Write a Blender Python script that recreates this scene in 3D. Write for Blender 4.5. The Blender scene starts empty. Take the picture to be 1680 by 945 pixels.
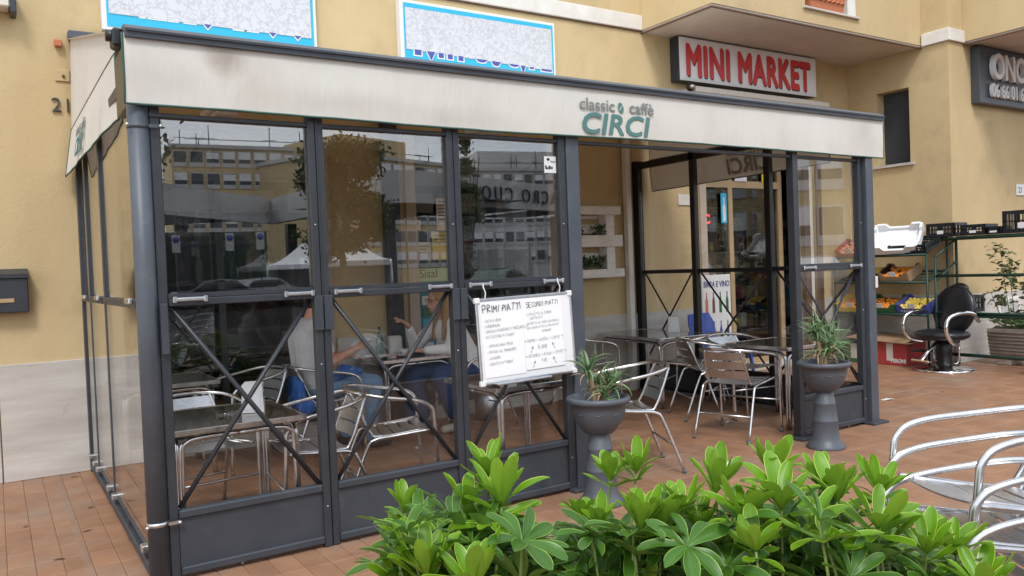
import bpy, math, random
from mathutils import Vector, Matrix
R = math.radians
rnd = random.Random(7)
S = bpy.context.scene
COL = S.collection

# ------------------------------------------------------------------ camera
cam_d = bpy.data.cameras.new("camera"); cam = bpy.data.objects.new("camera", cam_d); COL.objects.link(cam)
cam_d.sensor_width = 36.0; cam_d.lens = 28.351; cam_d.clip_end = 600; cam_d.clip_start = 0.05
def cam_basis(yaw, pitch, roll):
    f = Vector((math.sin(yaw)*math.cos(pitch), math.cos(yaw)*math.cos(pitch), math.sin(pitch)))
    r = Vector((math.cos(yaw), -math.sin(yaw), 0)); u = r.cross(f)
    c, s = math.cos(roll), math.sin(roll)
    return c*r + s*u, -s*r + c*u, f
cr, cu, cf = cam_basis(R(32.74243), R(-1.40840), R(-2.22754))
CM = Matrix((cr, cu, -cf)).transposed().to_4x4(); CM.translation = Vector((0, 0, 1.45))
cam.matrix_world = CM
S.camera = cam

# ------------------------------------------------------------------ sky, sun, exposure
SUN_EL, SUN_AZ = 52, 212          # azimuth: clockwise from +Y, where the sun stands
W = bpy.data.worlds.new("World"); S.world = W; W.use_nodes = True
nt = W.node_tree; nt.nodes.clear()
def N(nt, t, **kw):
    n = nt.nodes.new(t)
    for k, v in kw.items():
        if k in n.inputs: n.inputs[k].default_value = v
        else: setattr(n, k, v)
    return n
sky = N(nt, 'ShaderNodeTexSky', sky_type='NISHITA', sun_disc=False)
sky.sun_elevation = R(SUN_EL); sky.sun_rotation = R(SUN_AZ)
tc = N(nt, 'ShaderNodeTexCoord'); mp = N(nt, 'ShaderNodeMapping'); mp.inputs['Scale'].default_value = (1, 1, 2.2)
nz = N(nt, 'ShaderNodeTexNoise', Scale=2.3, Detail=7.0, Roughness=0.55)
cr_ = N(nt, 'ShaderNodeValToRGB'); cr_.color_ramp.elements[0].position = .30; cr_.color_ramp.elements[1].position = .62
cr_.color_ramp.elements[0].color = (.35, .35, .35, 1)
mx = N(nt, 'ShaderNodeMix', data_type='RGBA')
mx.inputs[7].default_value = (8.6, 9.1, 9.8, 1)
bg = N(nt, 'ShaderNodeBackground', Strength=0.13); wo = N(nt, 'ShaderNodeOutputWorld')
L = nt.links.new
L(tc.outputs['Generated'], mp.inputs['Vector']); L(mp.outputs[0], nz.inputs['Vector']); L(nz.outputs[0], cr_.inputs[0])
L(cr_.outputs[0], mx.inputs[0]); L(sky.outputs[0], mx.inputs[6]); L(mx.outputs[2], bg.inputs[0]); L(bg.outputs[0], wo.inputs[0])
sd = bpy.data.lights.new("sun", 'SUN'); so = bpy.data.objects.new("sun", sd); COL.objects.link(so)
sd.energy = 1.45; sd.angle = R(14); sd.color = (1, .975, .94)
az = R(SUN_AZ); el = R(SUN_EL)
sdir = Vector((math.sin(az)*math.cos(el), math.cos(az)*math.cos(el), math.sin(el)))
so.rotation_euler = sdir.to_track_quat('Z', 'Y').to_euler(); so.location = (0, -8, 20)
S.view_settings.view_transform = 'Standard'; S.view_settings.look = 'None'
S.view_settings.exposure = 0.54; S.view_settings.gamma = 1.0
S.render.engine = 'CYCLES'
S.cycles.max_bounces = 9; S.cycles.transparent_max_bounces = 24; S.cycles.glossy_bounces = 5; S.cycles.diffuse_bounces = 4
S.cycles.use_denoising = True; S.cycles.caustics_reflective = False; S.cycles.caustics_refractive = False

# ------------------------------------------------------------------ materials
MATS = {}
def mat(name, col, rough=.6, metal=0., col2=None, scale=8., detail=5., lo=.35, hi=.65, bump=0., bscale=None, spec=.5,
        rand=0., stretch=None, coat=0., transl=0., third=None, third_scale=2., third_lo=.5, third_hi=.62):
    m = bpy.data.materials.new(name); m.use_nodes = True; t = m.node_tree; t.nodes.clear(); L = t.links.new
    b = N(t, 'ShaderNodeBsdfPrincipled'); o = N(t, 'ShaderNodeOutputMaterial')
    b.inputs['Base Color'].default_value = (*col, 1); b.inputs['Roughness'].default_value = rough
    b.inputs['Metallic'].default_value = metal; b.inputs['Specular IOR Level'].default_value = spec
    b.inputs['Coat Weight'].default_value = coat
    tc = N(t, 'ShaderNodeTexCoord'); g = N(t, 'ShaderNodeNewGeometry'); mp = N(t, 'ShaderNodeMapping')
    L(g.outputs['Position'], mp.inputs['Vector'])
    if stretch: mp.inputs['Scale'].default_value = stretch
    last = None
    if col2 is not None:
        nz = N(t, 'ShaderNodeTexNoise', Scale=scale, Detail=detail, Roughness=.6)
        rp = N(t, 'ShaderNodeMapRange'); rp.inputs[1].default_value = lo; rp.inputs[2].default_value = hi
        mx = N(t, 'ShaderNodeMix', data_type='RGBA'); mx.inputs[6].default_value = (*col, 1); mx.inputs[7].default_value = (*col2, 1)
        L(mp.outputs[0], nz.inputs['Vector']); L(nz.outputs[0], rp.inputs[0]); L(rp.outputs[0], mx.inputs[0]); last = mx.outputs[2]
    if third is not None:
        nz = N(t, 'ShaderNodeTexNoise', Scale=third_scale, Detail=6., Roughness=.65)
        rp = N(t, 'ShaderNodeMapRange'); rp.inputs[1].default_value = third_lo; rp.inputs[2].default_value = third_hi
        mx = N(t, 'ShaderNodeMix', data_type='RGBA'); mx.inputs[7].default_value = (*third, 1)
        if last: L(last, mx.inputs[6])
        else: mx.inputs[6].default_value = (*col, 1)
        L(g.outputs['Position'], nz.inputs['Vector']); L(nz.outputs[0], rp.inputs[0]); L(rp.outputs[0], mx.inputs[0]); last = mx.outputs[2]
    if rand:
        oi = N(t, 'ShaderNodeObjectInfo'); hs = N(t, 'ShaderNodeHueSaturation')
        r2 = N(t, 'ShaderNodeMapRange'); r2.inputs[3].default_value = 1-rand; r2.inputs[4].default_value = 1+rand
        L(oi.outputs['Random'], r2.inputs[0]); L(r2.outputs[0], hs.inputs['Value'])
        if last: L(last, hs.inputs['Color'])
        else: hs.inputs['Color'].default_value = (*col, 1)
        last = hs.outputs[0]
    if last: L(last, b.inputs['Base Color'])
    if bump:
        nz = N(t, 'ShaderNodeTexNoise', Scale=bscale or scale, Detail=6., Roughness=.6)
        bp = N(t, 'ShaderNodeBump'); bp.inputs['Strength'].default_value = bump; bp.inputs['Distance'].default_value = .02
        L(g.outputs['Position'], nz.inputs['Vector']); L(nz.outputs[0], bp.inputs['Height']); L(bp.outputs[0], b.inputs['Normal'])
    if transl:
        tr = N(t, 'ShaderNodeBsdfTranslucent'); ms = N(t, 'ShaderNodeMixShader', Fac=transl)
        if last: L(last, tr.inputs[0])
        else: tr.inputs[0].default_value = (*col, 1)
        L(b.outputs[0], ms.inputs[1]); L(tr.outputs[0], ms.inputs[2]); L(ms.outputs[0], o.inputs[0])
    else: L(b.outputs[0], o.inputs[0])
    MATS[name] = m; return m
def glass(name, tint, extra=.05, rough=0.0):
    m = bpy.data.materials.new(name); m.use_nodes = True; t = m.node_tree; t.nodes.clear(); L = t.links.new
    # Schlick reflectance from the facing angle (same on both faces of a thin pane)
    ge = N(t, 'ShaderNodeNewGeometry'); dp = N(t, 'ShaderNodeVectorMath', operation='DOT_PRODUCT'); L(ge.outputs['Normal'], dp.inputs[0]); L(ge.outputs['Incoming'], dp.inputs[1])
    ab = N(t, 'ShaderNodeMath', operation='ABSOLUTE'); L(dp.outputs['Value'], ab.inputs[0]); iv = N(t, 'ShaderNodeMath', operation='SUBTRACT'); iv.inputs[0].default_value = 1.0; L(ab.outputs[0], iv.inputs[1])
    pw = N(t, 'ShaderNodeMath', operation='POWER'); pw.inputs[1].default_value = 5.0; L(iv.outputs[0], pw.inputs[0])
    fr = N(t, 'ShaderNodeMath', operation='MULTIPLY'); fr.inputs[1].default_value = .9; L(pw.outputs[0], fr.inputs[0])
    ad = N(t, 'ShaderNodeMath', operation='ADD'); ad.inputs[1].default_value = .04+extra; ad.use_clamp = True
    tr = N(t, 'ShaderNodeBsdfTransparent'); tr.inputs[0].default_value = (*tint, 1)
    gl = N(t, 'ShaderNodeBsdfGlossy', Roughness=rough); gl.inputs[0].default_value = (1, 1, 1, 1)
    ms = N(t, 'ShaderNodeMixShader'); o = N(t, 'ShaderNodeOutputMaterial')
    L(fr.outputs[0], ad.inputs[0]); L(ad.outputs[0], ms.inputs[0]); L(tr.outputs[0], ms.inputs[1]); L(gl.outputs[0], ms.inputs[2]); L(ms.outputs[0], o.inputs[0])
    MATS[name] = m; return m
def emis(name, col, st):
    m = bpy.data.materials.new(name); m.use_nodes = True; b = m.node_tree.nodes['Principled BSDF']
    b.inputs['Base Color'].default_value = (*col, 1); b.inputs['Emission Color'].default_value = (*col, 1); b.inputs['Emission Strength'].default_value = st
    MATS[name] = m; return m

STUCCO = mat('stucco', (.61, .475, .265), .9, col2=(.53, .40, .215), scale=1.3, bump=.16, bscale=48, third=(.44, .33, .19), third_scale=2.1, third_lo=.54, third_hi=.82, stretch=(1, 1, .45))
STUCCO_D = mat('stucco_far', (.58, .44, .25), .9, col2=(.52, .40, .22), scale=.7)
TRAV = mat('travertine', (.60, .57, .52), .45, col2=(.46, .425, .38), scale=3.2, detail=8, stretch=(.35, 1, 3.0), bump=.12, bscale=30, third=(.30, .25, .20), third_scale=5, third_lo=.62, third_hi=.8)
TRAV2 = mat('travertine_jamb', (.52, .42, .34), .5, col2=(.44, .36, .29), scale=3, stretch=(1, 1, .4), bump=.1)
WHITE_BAND = mat('white_band', (.78, .76, .72), .8, col2=(.66, .63, .57), scale=4, bump=.1)
SOFFIT = mat('soffit', (.60, .53, .47), .85, col2=(.52, .46, .41), scale=2)
TILE = mat('terracotta', (.335, .180, .105), .5, col2=(.265, .138, .082), scale=4, rand=.09, bump=.08, bscale=60, third=(.27, .205, .16), third_scale=1.3, third_lo=.50, third_hi=.78, spec=.35)
JOINTM = mat('joint_strip', (.30, .25, .21), .7, col2=(.20, .15, .12), scale=6)
MORTAR = mat('mortar', (.31, .185, .118), .9, col2=(.24, .145, .095), scale=12)
ASPH = mat('asphalt', (.06, .06, .062), .85, col2=(.045, .045, .047), scale=3, bump=.2, bscale=90)
FRAME = mat('anthracite_paint', (.026, .029, .036), .42, col2=(.035, .039, .047), scale=6, bump=.03, bscale=40)
FRAME2 = mat('kick_panel_paint', (.032, .037, .047), .55, col2=(.046, .052, .062), scale=2.4, bump=.03, bscale=30, third=(.085, .082, .08), third_scale=5, third_lo=.6, third_hi=.85)
BLUEG = mat('blue_grey_paint', (.078, .090, .112), .45, col2=(.058, .067, .082), scale=3, third=(.11, .12, .13), third_scale=7, third_lo=.58, third_hi=.8, bump=.03, bscale=30)
BLACK = mat('black_metal', (.012, .012, .014), .4)
GALV = mat('bright_steel', (.62, .62, .62), .3, 1.0)
ALU = mat('polished_aluminium', (.72, .72, .72), .27, 1.0, col2=(.56, .56, .57), scale=14)
ALU_SLAT = mat('brushed_aluminium', (.66, .67, .69), .36, 1.0, col2=(.52, .53, .55), scale=20, stretch=(1, 8, 1))
RUBBER = mat('rubber', (.02, .02, .02), .7)
FOOTCAP = mat('foot_cap_plastic', (.12, .12, .12), .6)
FABRIC = mat('awning_fabric', (.79, .765, .705), .85, col2=(.745, .715, .65), scale=2.2, transl=.20, third=(.40, .34, .27), third_scale=.85, third_lo=.66, third_hi=.86, bump=.05, bscale=18)
t = FABRIC.node_tree; bs = [n for n in t.nodes if n.type == 'BSDF_PRINCIPLED'][0]; trn = [n for n in t.nodes if n.type == 'BSDF_TRANSLUCENT'][0]; srcl = bs.inputs['Base Color'].links[0].from_socket
g = N(t, 'ShaderNodeNewGeometry'); wnz = N(t, 'ShaderNodeTexNoise', Scale=6., Detail=4.); t.links.new(g.outputs['Position'], wnz.inputs['Vector'])
def stain(src, c, r, amt, col):
    mp = N(t, 'ShaderNodeMapping', vector_type='POINT'); mp.inputs['Scale'].default_value = (1/r[0], 1/r[1], 1/r[2]); mp.inputs['Location'].default_value = tuple(-c[i]/r[i] for i in range(3)); t.links.new(g.outputs['Position'], mp.inputs['Vector'])
    ln = N(t, 'ShaderNodeVectorMath', operation='LENGTH'); t.links.new(mp.outputs[0], ln.inputs[0]); rg = N(t, 'ShaderNodeMapRange'); rg.inputs[1].default_value = 1.0; rg.inputs[2].default_value = .1; t.links.new(ln.outputs['Value'], rg.inputs[0])
    mu = N(t, 'ShaderNodeMath', operation='MULTIPLY'); t.links.new(rg.outputs[0], mu.inputs[0]); t.links.new(wnz.outputs[0], mu.inputs[1]); m2 = N(t, 'ShaderNodeMath', operation='MULTIPLY'); m2.inputs[1].default_value = amt; t.links.new(mu.outputs[0], m2.inputs[0])
    mx = N(t, 'ShaderNodeMix', data_type='RGBA'); t.links.new(m2.outputs[0], mx.inputs[0]); t.links.new(src, mx.inputs[6]); mx.inputs[7].default_value = (*col, 1); return mx.outputs[2]
o_ = stain(srcl, (1.02, 4.1, 2.55), (.13, 1, .13), 1.5, (.25, .18, .12))
for q in ((.72, 2.42, .25, .12), (1.6, 2.36, .5, .10), (2.3, 2.33, .4, .09), (1.15, 2.42, .2, .2), (6.2, 2.5, .2, .25)): o_ = stain(o_, (q[0], 4.1, q[1]), (q[2], 1, q[3]), .55, (.42, .37, .31))
t.links.new(o_, bs.inputs['Base Color'])
mpw = N(t, 'ShaderNodeMapping'); mpw.inputs['Scale'].default_value = (7, 7, 1.6); mpw.inputs['Rotation'].default_value = (0, R(12), 0); nw = N(t, 'ShaderNodeTexNoise', Scale=1.6, Detail=5., Distortion=1.2); bw = N(t, 'ShaderNodeBump'); bw.inputs['Strength'].default_value = .35; bw.inputs['Distance'].default_value = .02
t.links.new(g.outputs['Position'], mpw.inputs['Vector']); t.links.new(mpw.outputs[0], nw.inputs['Vector']); t.links.new(nw.outputs[0], bw.inputs['Height']); t.links.new(bw.outputs[0], bs.inputs['Normal'])
for l_ in list(trn.inputs[0].links): t.links.remove(l_)
trn.inputs[0].default_value = (.78, .66, .52, 1)
FABRIC_E = mat('green_piping', (.03, .09, .07), .7)
PRINT = mat('teal_print', (.085, .20, .19), .8)
PRINT2 = mat('grey_print', (.20, .22, .21), .8)
GL = glass('window_glass', (.955, .96, .96), .105)
GL_LOW = glass('lower_glass', (.985, .985, .985), -.012)
GL_SIDE = glass('side_glass', (.975, .975, .97), .015)
GLR = glass('shop_glass', (.80, .82, .82), .03)
TABLETOP = mat('dark_glass_table', (.050, .042, .030), .06, col2=(.075, .062, .045), scale=3, coat=.4)
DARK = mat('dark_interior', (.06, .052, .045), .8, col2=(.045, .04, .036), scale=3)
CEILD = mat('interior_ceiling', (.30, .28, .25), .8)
WPLAST = mat('white_plastic', (.78, .78, .77), .4)
WBOARD = mat('whiteboard', (.80, .80, .81), .25)
PAPER = mat('paper', (.84, .84, .85), .8)
INK = mat('ink', (.012, .012, .02), .6)
SIGNW = mat('sign_white', (.74, .74, .74), .4)
CYAN = mat('sign_cyan', (.025, .42, .66), .4)
NAVYP = mat('sign_navy', (.07, .08, .33), .5)
REDP = mat('sign_red', (.62, .035, .04), .35)
SIGNG = mat('sign_grey', (.80, .80, .82), .25)
SIGND = mat('sign_slate', (.055, .063, .078), .4)
CREAM = mat('cream_metal', (.66, .62, .54), .5)
WOODW = mat('white_painted_wood', (.84, .82, .78), .7, col2=(.72, .69, .64), scale=6, stretch=(1, 4, 4), bump=.1)
PLANTER = mat('grey_plastic', (.072, .082, .098), .45, col2=(.085, .095, .112), scale=6, bump=.03)
SOIL = mat('soil', (.05, .035, .025), .95)
STEM = mat('stem', (.20, .17, .08), .8)
STEMG = mat('green_stem', (.20, .26, .07), .7)
ALOE = mat('aloe_green', (.17, .27, .12), .45, col2=(.11, .19, .08), scale=14, rand=.35)
ALOED = mat('aloe_dry', (.36, .26, .15), .8, rand=.3)
GREEN = mat('rack_green', (.012, .045, .032), .45)
BLUEP = mat('blue_plastic', (.018, .075, .42), .35)
CRATE = mat('black_crate', (.012, .014, .018), .4)
TAN = mat('tan_aluminium', (.46, .33, .19), .4, col2=(.40, .28, .16), scale=4)
BROWNW = mat('brown_wood', (.16, .085, .05), .55, col2=(.10, .055, .035), scale=4, stretch=(6, 6, .6))
TERRA = mat('terracotta_pot', (.50, .17, .08), .8)
POLY = mat('polystyrene', (.82, .83, .84), .8)
CARDB = mat('cardboard', (.33, .21, .12), .85)
CARDR = mat('red_card', (.40, .05, .05), .5)
CARDG = mat('green_card', (.03, .13, .05), .5)
CARDY = mat('yellow_card', (.75, .55, .04), .5)
CARDW = mat('white_card', (.70, .68, .64), .6)
ORANGE = mat('orange_fruit', (.75, .25, .02), .45)
YELLOWF = mat('yellow_fruit', (.75, .55, .08), .45)
PINKF = mat('peach_fruit', (.65, .25, .15), .5)
LEATHER = mat('black_leather', (.012, .013, .016), .32)
CONC = mat('planter_stone', (.44, .38, .31), .85, col2=(.32, .27, .22), scale=8, bump=.25, bscale=40)
SKIN = mat('skin', (.62, .32, .21), .5, col2=(.55, .27, .17), scale=6)
SKINW = mat('pale_skin', (.56, .31, .22), .5)
TSHIRT = mat('grey_tshirt', (.58, .58, .60), .85, bump=.2, bscale=9)
BLOUSE = mat('white_blouse', (.82, .82, .82), .8, bump=.35, bscale=8)
JEANS = mat('jeans', (.11, .22, .38), .85, col2=(.18, .30, .44), scale=5, bump=.15, bscale=9)
NAVY = mat('navy_cloth', (.022, .055, .15), .8, bump=.3, bscale=7)
HAIR = mat('dark_hair', (.05, .03, .02), .6, bump=.5, bscale=80)
BLOND = mat('blond_hair', (.42, .27, .12), .5, col2=(.28, .17, .08), scale=30, stretch=(5, 5, .6), bump=.5, bscale=60)
BGLASS = mat('green_bottle', (.02, .10, .035), .1)
SHOE = mat('beige_shoe', (.45, .38, .30), .6)
BAGBLUE = mat('blue_jacket', (.02, .12, .42), .7)
CLEARP = glass('clear_plastic', (.975, .975, .975), .0)
CONCF = mat('pale_concrete', (.48, .48, .47), .8, col2=(.42, .42, .41), scale=.5)
FOL = mat('tree_foliage', (.045, .075, .028), .7, col2=(.075, .11, .04), scale=.8)
BARK = mat('bark', (.12, .085, .06), .9)
NEON = emis('neon_red', (1, .03, .04), 6.0)

def leafmat(name, a, edge, under, rough):
    m = bpy.data.materials.new(name); m.use_nodes = True; t = m.node_tree; t.nodes.clear(); L = t.links.new
    b = N(t, 'ShaderNodeBsdfPrincipled'); o = N(t, 'ShaderNodeOutputMaterial'); b.inputs['Roughness'].default_value = rough
    b.inputs['Specular IOR Level'].default_value = .45
    uv = N(t, 'ShaderNodeTexCoord'); sx = N(t, 'ShaderNodeSeparateXYZ'); L(uv.outputs['UV'], sx.inputs[0])
    # distance from the midrib in u, 0..1
    s1 = N(t, 'ShaderNodeMath', operation='SUBTRACT'); s1.inputs[1].default_value = .5; L(sx.outputs[0], s1.inputs[0])
    ab = N(t, 'ShaderNodeMath', operation='ABSOLUTE'); L(s1.outputs[0], ab.inputs[0])
    me = N(t, 'ShaderNodeMapRange'); me.inputs[1].default_value = .43; me.inputs[2].default_value = .475; L(ab.outputs[0], me.inputs[0])
    mm = N(t, 'ShaderNodeMapRange'); mm.inputs[1].default_value = .035; mm.inputs[2].default_value = .0; L(ab.outputs[0], mm.inputs[0])
    g = N(t, 'ShaderNodeNewGeometry'); nz = N(t, 'ShaderNodeTexNoise', Scale=22., Detail=3.); L(g.outputs['Position'], nz.inputs['Vector'])
    oi = N(t, 'ShaderNodeObjectInfo')
    hs = N(t, 'ShaderNodeHueSaturation'); hs.inputs['Color'].default_value = (*a, 1)
    rv = N(t, 'ShaderNodeMapRange'); rv.inputs[3].default_value = .72; rv.inputs[4].default_value = 1.3; L(oi.outputs['Random'], rv.inputs[0]); L(rv.outputs[0], hs.inputs['Value'])
    m0 = N(t, 'ShaderNodeMix', data_type='RGBA'); L(nz.outputs[0], m0.inputs[0]); L(hs.outputs[0], m0.inputs[6]); m0.inputs[7].default_value = (a[0]*1.25, a[1]*1.15, a[2], 1)
    m1 = N(t, 'ShaderNodeMix', data_type='RGBA'); L(me.outputs[0], m1.inputs[0]); L(m0.outputs[2], m1.inputs[6]); m1.inputs[7].default_value = (*edge, 1)
    mh = N(t, 'ShaderNodeMath', operation='MULTIPLY'); mh.inputs[1].default_value = .14; L(mm.outputs[0], mh.inputs[0])
    m2 = N(t, 'ShaderNodeMix', data_type='RGBA'); L(mh.outputs[0], m2.inputs[0]); L(m1.outputs[2], m2.inputs[6]); m2.inputs[7].default_value = (*edge, 1)
    m3 = N(t, 'ShaderNodeMix', data_type='RGBA'); L(g.outputs['Backfacing'], m3.inputs[0]); L(m2.outputs[2], m3.inputs[6]); m3.inputs[7].default_value = (*under, 1)
    L(m3.outputs[2], b.inputs['Base Color'])
    tr = N(t, 'ShaderNodeBsdfTranslucent'); L(m3.outputs[2], tr.inputs[0]); ms = N(t, 'ShaderNodeMixShader', Fac=.28)
    L(b.outputs[0], ms.inputs[1]); L(tr.outputs[0], ms.inputs[2]); L(ms.outputs[0], o.inputs[0])
    MATS[name] = m; return m
LEAF_Y = leafmat('young_leaf', (.125, .28, .010), (.52, .66, .10), (.21, .36, .03), .38)
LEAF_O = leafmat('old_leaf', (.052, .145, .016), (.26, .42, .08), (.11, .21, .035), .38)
def marbled():
    m = bpy.data.materials.new('marbled_panel'); m.use_nodes = True; t = m.node_tree; L = t.links.new; b = t.nodes['Principled BSDF']
    g = N(t, 'ShaderNodeNewGeometry'); nz = N(t, 'ShaderNodeTexNoise', Scale=7., Detail=3.)
    mx = N(t, 'ShaderNodeMix', data_type='RGBA'); mx.inputs[0].default_value = .30; L(g.outputs['Position'], nz.inputs['Vector']); L(g.outputs['Position'], mx.inputs[6]); L(nz.outputs['Color'], mx.inputs[7])
    v = N(t, 'ShaderNodeTexVoronoi', feature='DISTANCE_TO_EDGE', Scale=14.); L(mx.outputs[2], v.inputs['Vector'])
    r = N(t, 'ShaderNodeValToRGB'); r.color_ramp.elements[0].color = (.49, .49, .52, 1); r.color_ramp.elements[1].color = (.62, .63, .67, 1); r.color_ramp.elements[1].position = .12
    n2 = N(t, 'ShaderNodeTexNoise', Scale=20., Detail=5.); L(g.outputs['Position'], n2.inputs['Vector'])
    m2 = N(t, 'ShaderNodeMix', data_type='RGBA', blend_type='MULTIPLY'); m2.inputs[0].default_value = .10
    L(v.outputs['Distance'], r.inputs[0]); L(r.outputs[0], m2.inputs[6]); L(n2.outputs[0], m2.inputs[7]); L(m2.outputs[2], b.inputs['Base Color']); b.inputs['Roughness'].default_value = .5
    return m
MARB = marbled()

# ------------------------------------------------------------------ mesh helpers
class MB:
    def __init__(s): s.v = []; s.f = []; s.sm = []; s.uv = None
    def add(s, vs, fs, smooth=False):
        o = len(s.v); s.v += [tuple(p) for p in vs]; s.f += [tuple(i+o for i in f) for f in fs]; s.sm += [smooth]*len(fs); return s
    def box(s, x0, y0, z0, x1, y1, z1, M=None):
        if x0 > x1: x0, x1 = x1, x0
        if y0 > y1: y0, y1 = y1, y0
        if z0 > z1: z0, z1 = z1, z0
        vs = [Vector(p) for p in ((x0,y0,z0),(x1,y0,z0),(x1,y1,z0),(x0,y1,z0),(x0,y0,z1),(x1,y0,z1),(x1,y1,z1),(x0,y1,z1))]
        if M: vs = [M @ p for p in vs]
        return s.add(vs, [(0,3,2,1),(4,5,6,7),(0,1,5,4),(1,2,6,5),(2,3,7,6),(3,0,4,7)])
    def bbox(s, x0, y0, z0, x1, y1, z1, b=.004, M=None):
        """box with chamfered edges"""
        lo = (x0, y0, z0); hi = (x1, y1, z1); b = min(b, (x1-x0)/2.1, (y1-y0)/2.1, (z1-z0)/2.1)
        vs = []; idx = {}
        for ax in range(3):
            for sg in (0, 1):
                for a in (0, 1):
                    for c in (0, 1):
                        p = [0, 0, 0]; o1, o2 = (ax+1) % 3, (ax+2) % 3
                        p[ax] = (lo, hi)[sg][ax]; p[o1] = (hi[o1]-b) if a else (lo[o1]+b); p[o2] = (hi[o2]-b) if c else (lo[o2]+b)
                        idx[(ax, sg, a, c)] = len(vs); vs.append(Vector(p))
        F = []
        for ax in range(3):
            for sg in (0, 1):
                q = [idx[(ax, sg, 0, 0)], idx[(ax, sg, 1, 0)], idx[(ax, sg, 1, 1)], idx[(ax, sg, 0, 1)]]
                F.append(tuple(q if sg else q[::-1]))
        cen = Vector([(lo[i]+hi[i])/2 for i in range(3)])
        def orient(q):
            n = (vs[q[1]]-vs[q[0]]).cross(vs[q[2]]-vs[q[0]]); c = sum((vs[i] for i in q), Vector())/len(q) - cen
            return tuple(q if n.dot(c) > 0 else q[::-1])
        def vid(ax, s3):
            o1, o2 = (ax+1) % 3, (ax+2) % 3
            return idx[(ax, s3[ax], s3[o1], s3[o2])]
        for ax in range(3):           # edges parallel to ax
            o1, o2 = (ax+1) % 3, (ax+2) % 3
            for a in (0, 1):
                for c in (0, 1):
                    s0 = [0, 0, 0]; s0[o1] = a; s0[o2] = c; s1 = list(s0); s1[ax] = 1
                    F.append(orient([vid(o1, s0), vid(o1, s1), vid(o2, s1), vid(o2, s0)]))
        for a in (0, 1):
            for c in (0, 1):
                for d in (0, 1): F.append(orient([vid(0, (a, c, d)), vid(1, (a, c, d)), vid(2, (a, c, d))]))
        if M: vs = [M @ p for p in vs]
        return s.add(vs, F)
    def tube(s, pts, r, n=8, r1=None, cap=True, sub=0):
        P = [Vector(p) for p in pts]
        if sub: P = catmull(P, sub)
        m = len(P); rings = []
        up = None
        for i, p in enumerate(P):
            d = (P[min(i+1, m-1)] - P[max(i-1, 0)]).normalized()
            if up is None:
                up = Vector((0, 0, 1)) if abs(d.z) < .9 else Vector((1, 0, 0))
            a = d.cross(up)
            if a.length < 1e-4: a = d.cross(Vector((0, 1, 0)))
            a.normalize(); b = a.cross(d).normalized(); up = b
            rr = r if r1 is None else r + (r1-r)*i/(m-1)
            rings.append([p + a*math.cos(2*math.pi*k/n)*rr + b*math.sin(2*math.pi*k/n)*rr for k in range(n)])
        vs = [q for ring in rings for q in ring]
        F = [(i*n+k, (i+1)*n+k, (i+1)*n+(k+1) % n, i*n+(k+1) % n) for i in range(m-1) for k in range(n)]
        if cap: F += [tuple(range(n)), tuple(range((m-1)*n, m*n))[::-1]]
        s.add(vs, [f[::-1] for f in F], True); return s
    def lathe(s, prof, n=20, c=(0, 0, 0), cap=True, M=None):
        vs = []; m = len(prof)
        for (r, z) in prof:
            for k in range(n): vs.append(Vector((c[0]+r*math.cos(2*math.pi*k/n), c[1]+r*math.sin(2*math.pi*k/n), c[2]+z)))
        F = [(i*n+k, i*n+(k+1) % n, (i+1)*n+(k+1) % n, (i+1)*n+k) for i in range(m-1) for k in range(n)]
        if cap: F += [tuple(range(n))[::-1], tuple(range((m-1)*n, m*n))]
        if M: vs = [M @ p for p in vs]
        return s.add(vs, F, True)
    def ball(s, c, r, n=8, m=5, sc=(1, 1, 1)):
        prof = [(max(r*math.sin(math.pi*i/m), 1e-4), -r*math.cos(math.pi*i/m)) for i in range(m+1)]
        M = Matrix.Translation(c) @ Matrix.Diagonal((*sc, 1)); return s.lathe(prof, n, M=M)
    def prism(s, poly, y0, y1, axis='y', M=None):
        """polygon (a,b) extruded; axis y: points (a,y,b); axis x: (x,a,b); axis z: (a,b,z)"""
        n = len(poly)
        def pt(a, b, t): return Vector((a, t, b)) if axis == 'y' else (Vector((t, a, b)) if axis == 'x' else Vector((a, b, t)))
        vs = [pt(a, b, y0) for a, b in poly] + [pt(a, b, y1) for a, b in poly]
        if M: vs = [M @ p for p in vs]
        F = [tuple(range(n)), tuple(range(n, 2*n))[::-1]] + [(i, i+n, (i+1) % n+n, (i+1) % n) for i in range(n)]
        return s.add(vs, F)
    def mesh(s, name, m):
        me = bpy.data.meshes.new(name); me.from_pydata(s.v, [], s.f); me.polygons.foreach_set('use_smooth', s.sm)
        if s.uv: 
            ul = me.uv_layers.new(name='UVMap')
            for l in me.loops: ul.data[l.index].uv = s.uv[l.vertex_index]
        me.update(); me.materials.append(m); return me
def fixn(me):
    import bmesh
    bm = bmesh.new(); bm.from_mesh(me); bmesh.ops.recalc_face_normals(bm, faces=bm.faces); bm.to_mesh(me); bm.free(); return me
def catmull(P, sub):
    out = []; n = len(P)
    for i in range(n-1):
        p0 = P[max(i-1, 0)]; p1 = P[i]; p2 = P[i+1]; p3 = P[min(i+2, n-1)]
        for k in range(sub):
            t = k/sub
            out.append(.5*((2*p1) + (p2-p0)*t + (2*p0-5*p1+4*p2-p3)*t*t + (3*p1-p0-3*p2+p3)*t**3))
    out.append(P[-1]); return out
def obj(name, me, parent=None, loc=None, rot=None, label=None, kind=None, scale=None):
    o = bpy.data.objects.new(name, me); COL.objects.link(o)
    if loc is not None: o.location = loc
    if rot is not None: o.rotation_euler = rot
    if scale is not None: o.scale = scale
    if parent is not None: o.parent = parent
    if label: o['label'] = label
    if kind: o['kind'] = kind
    return o
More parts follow.
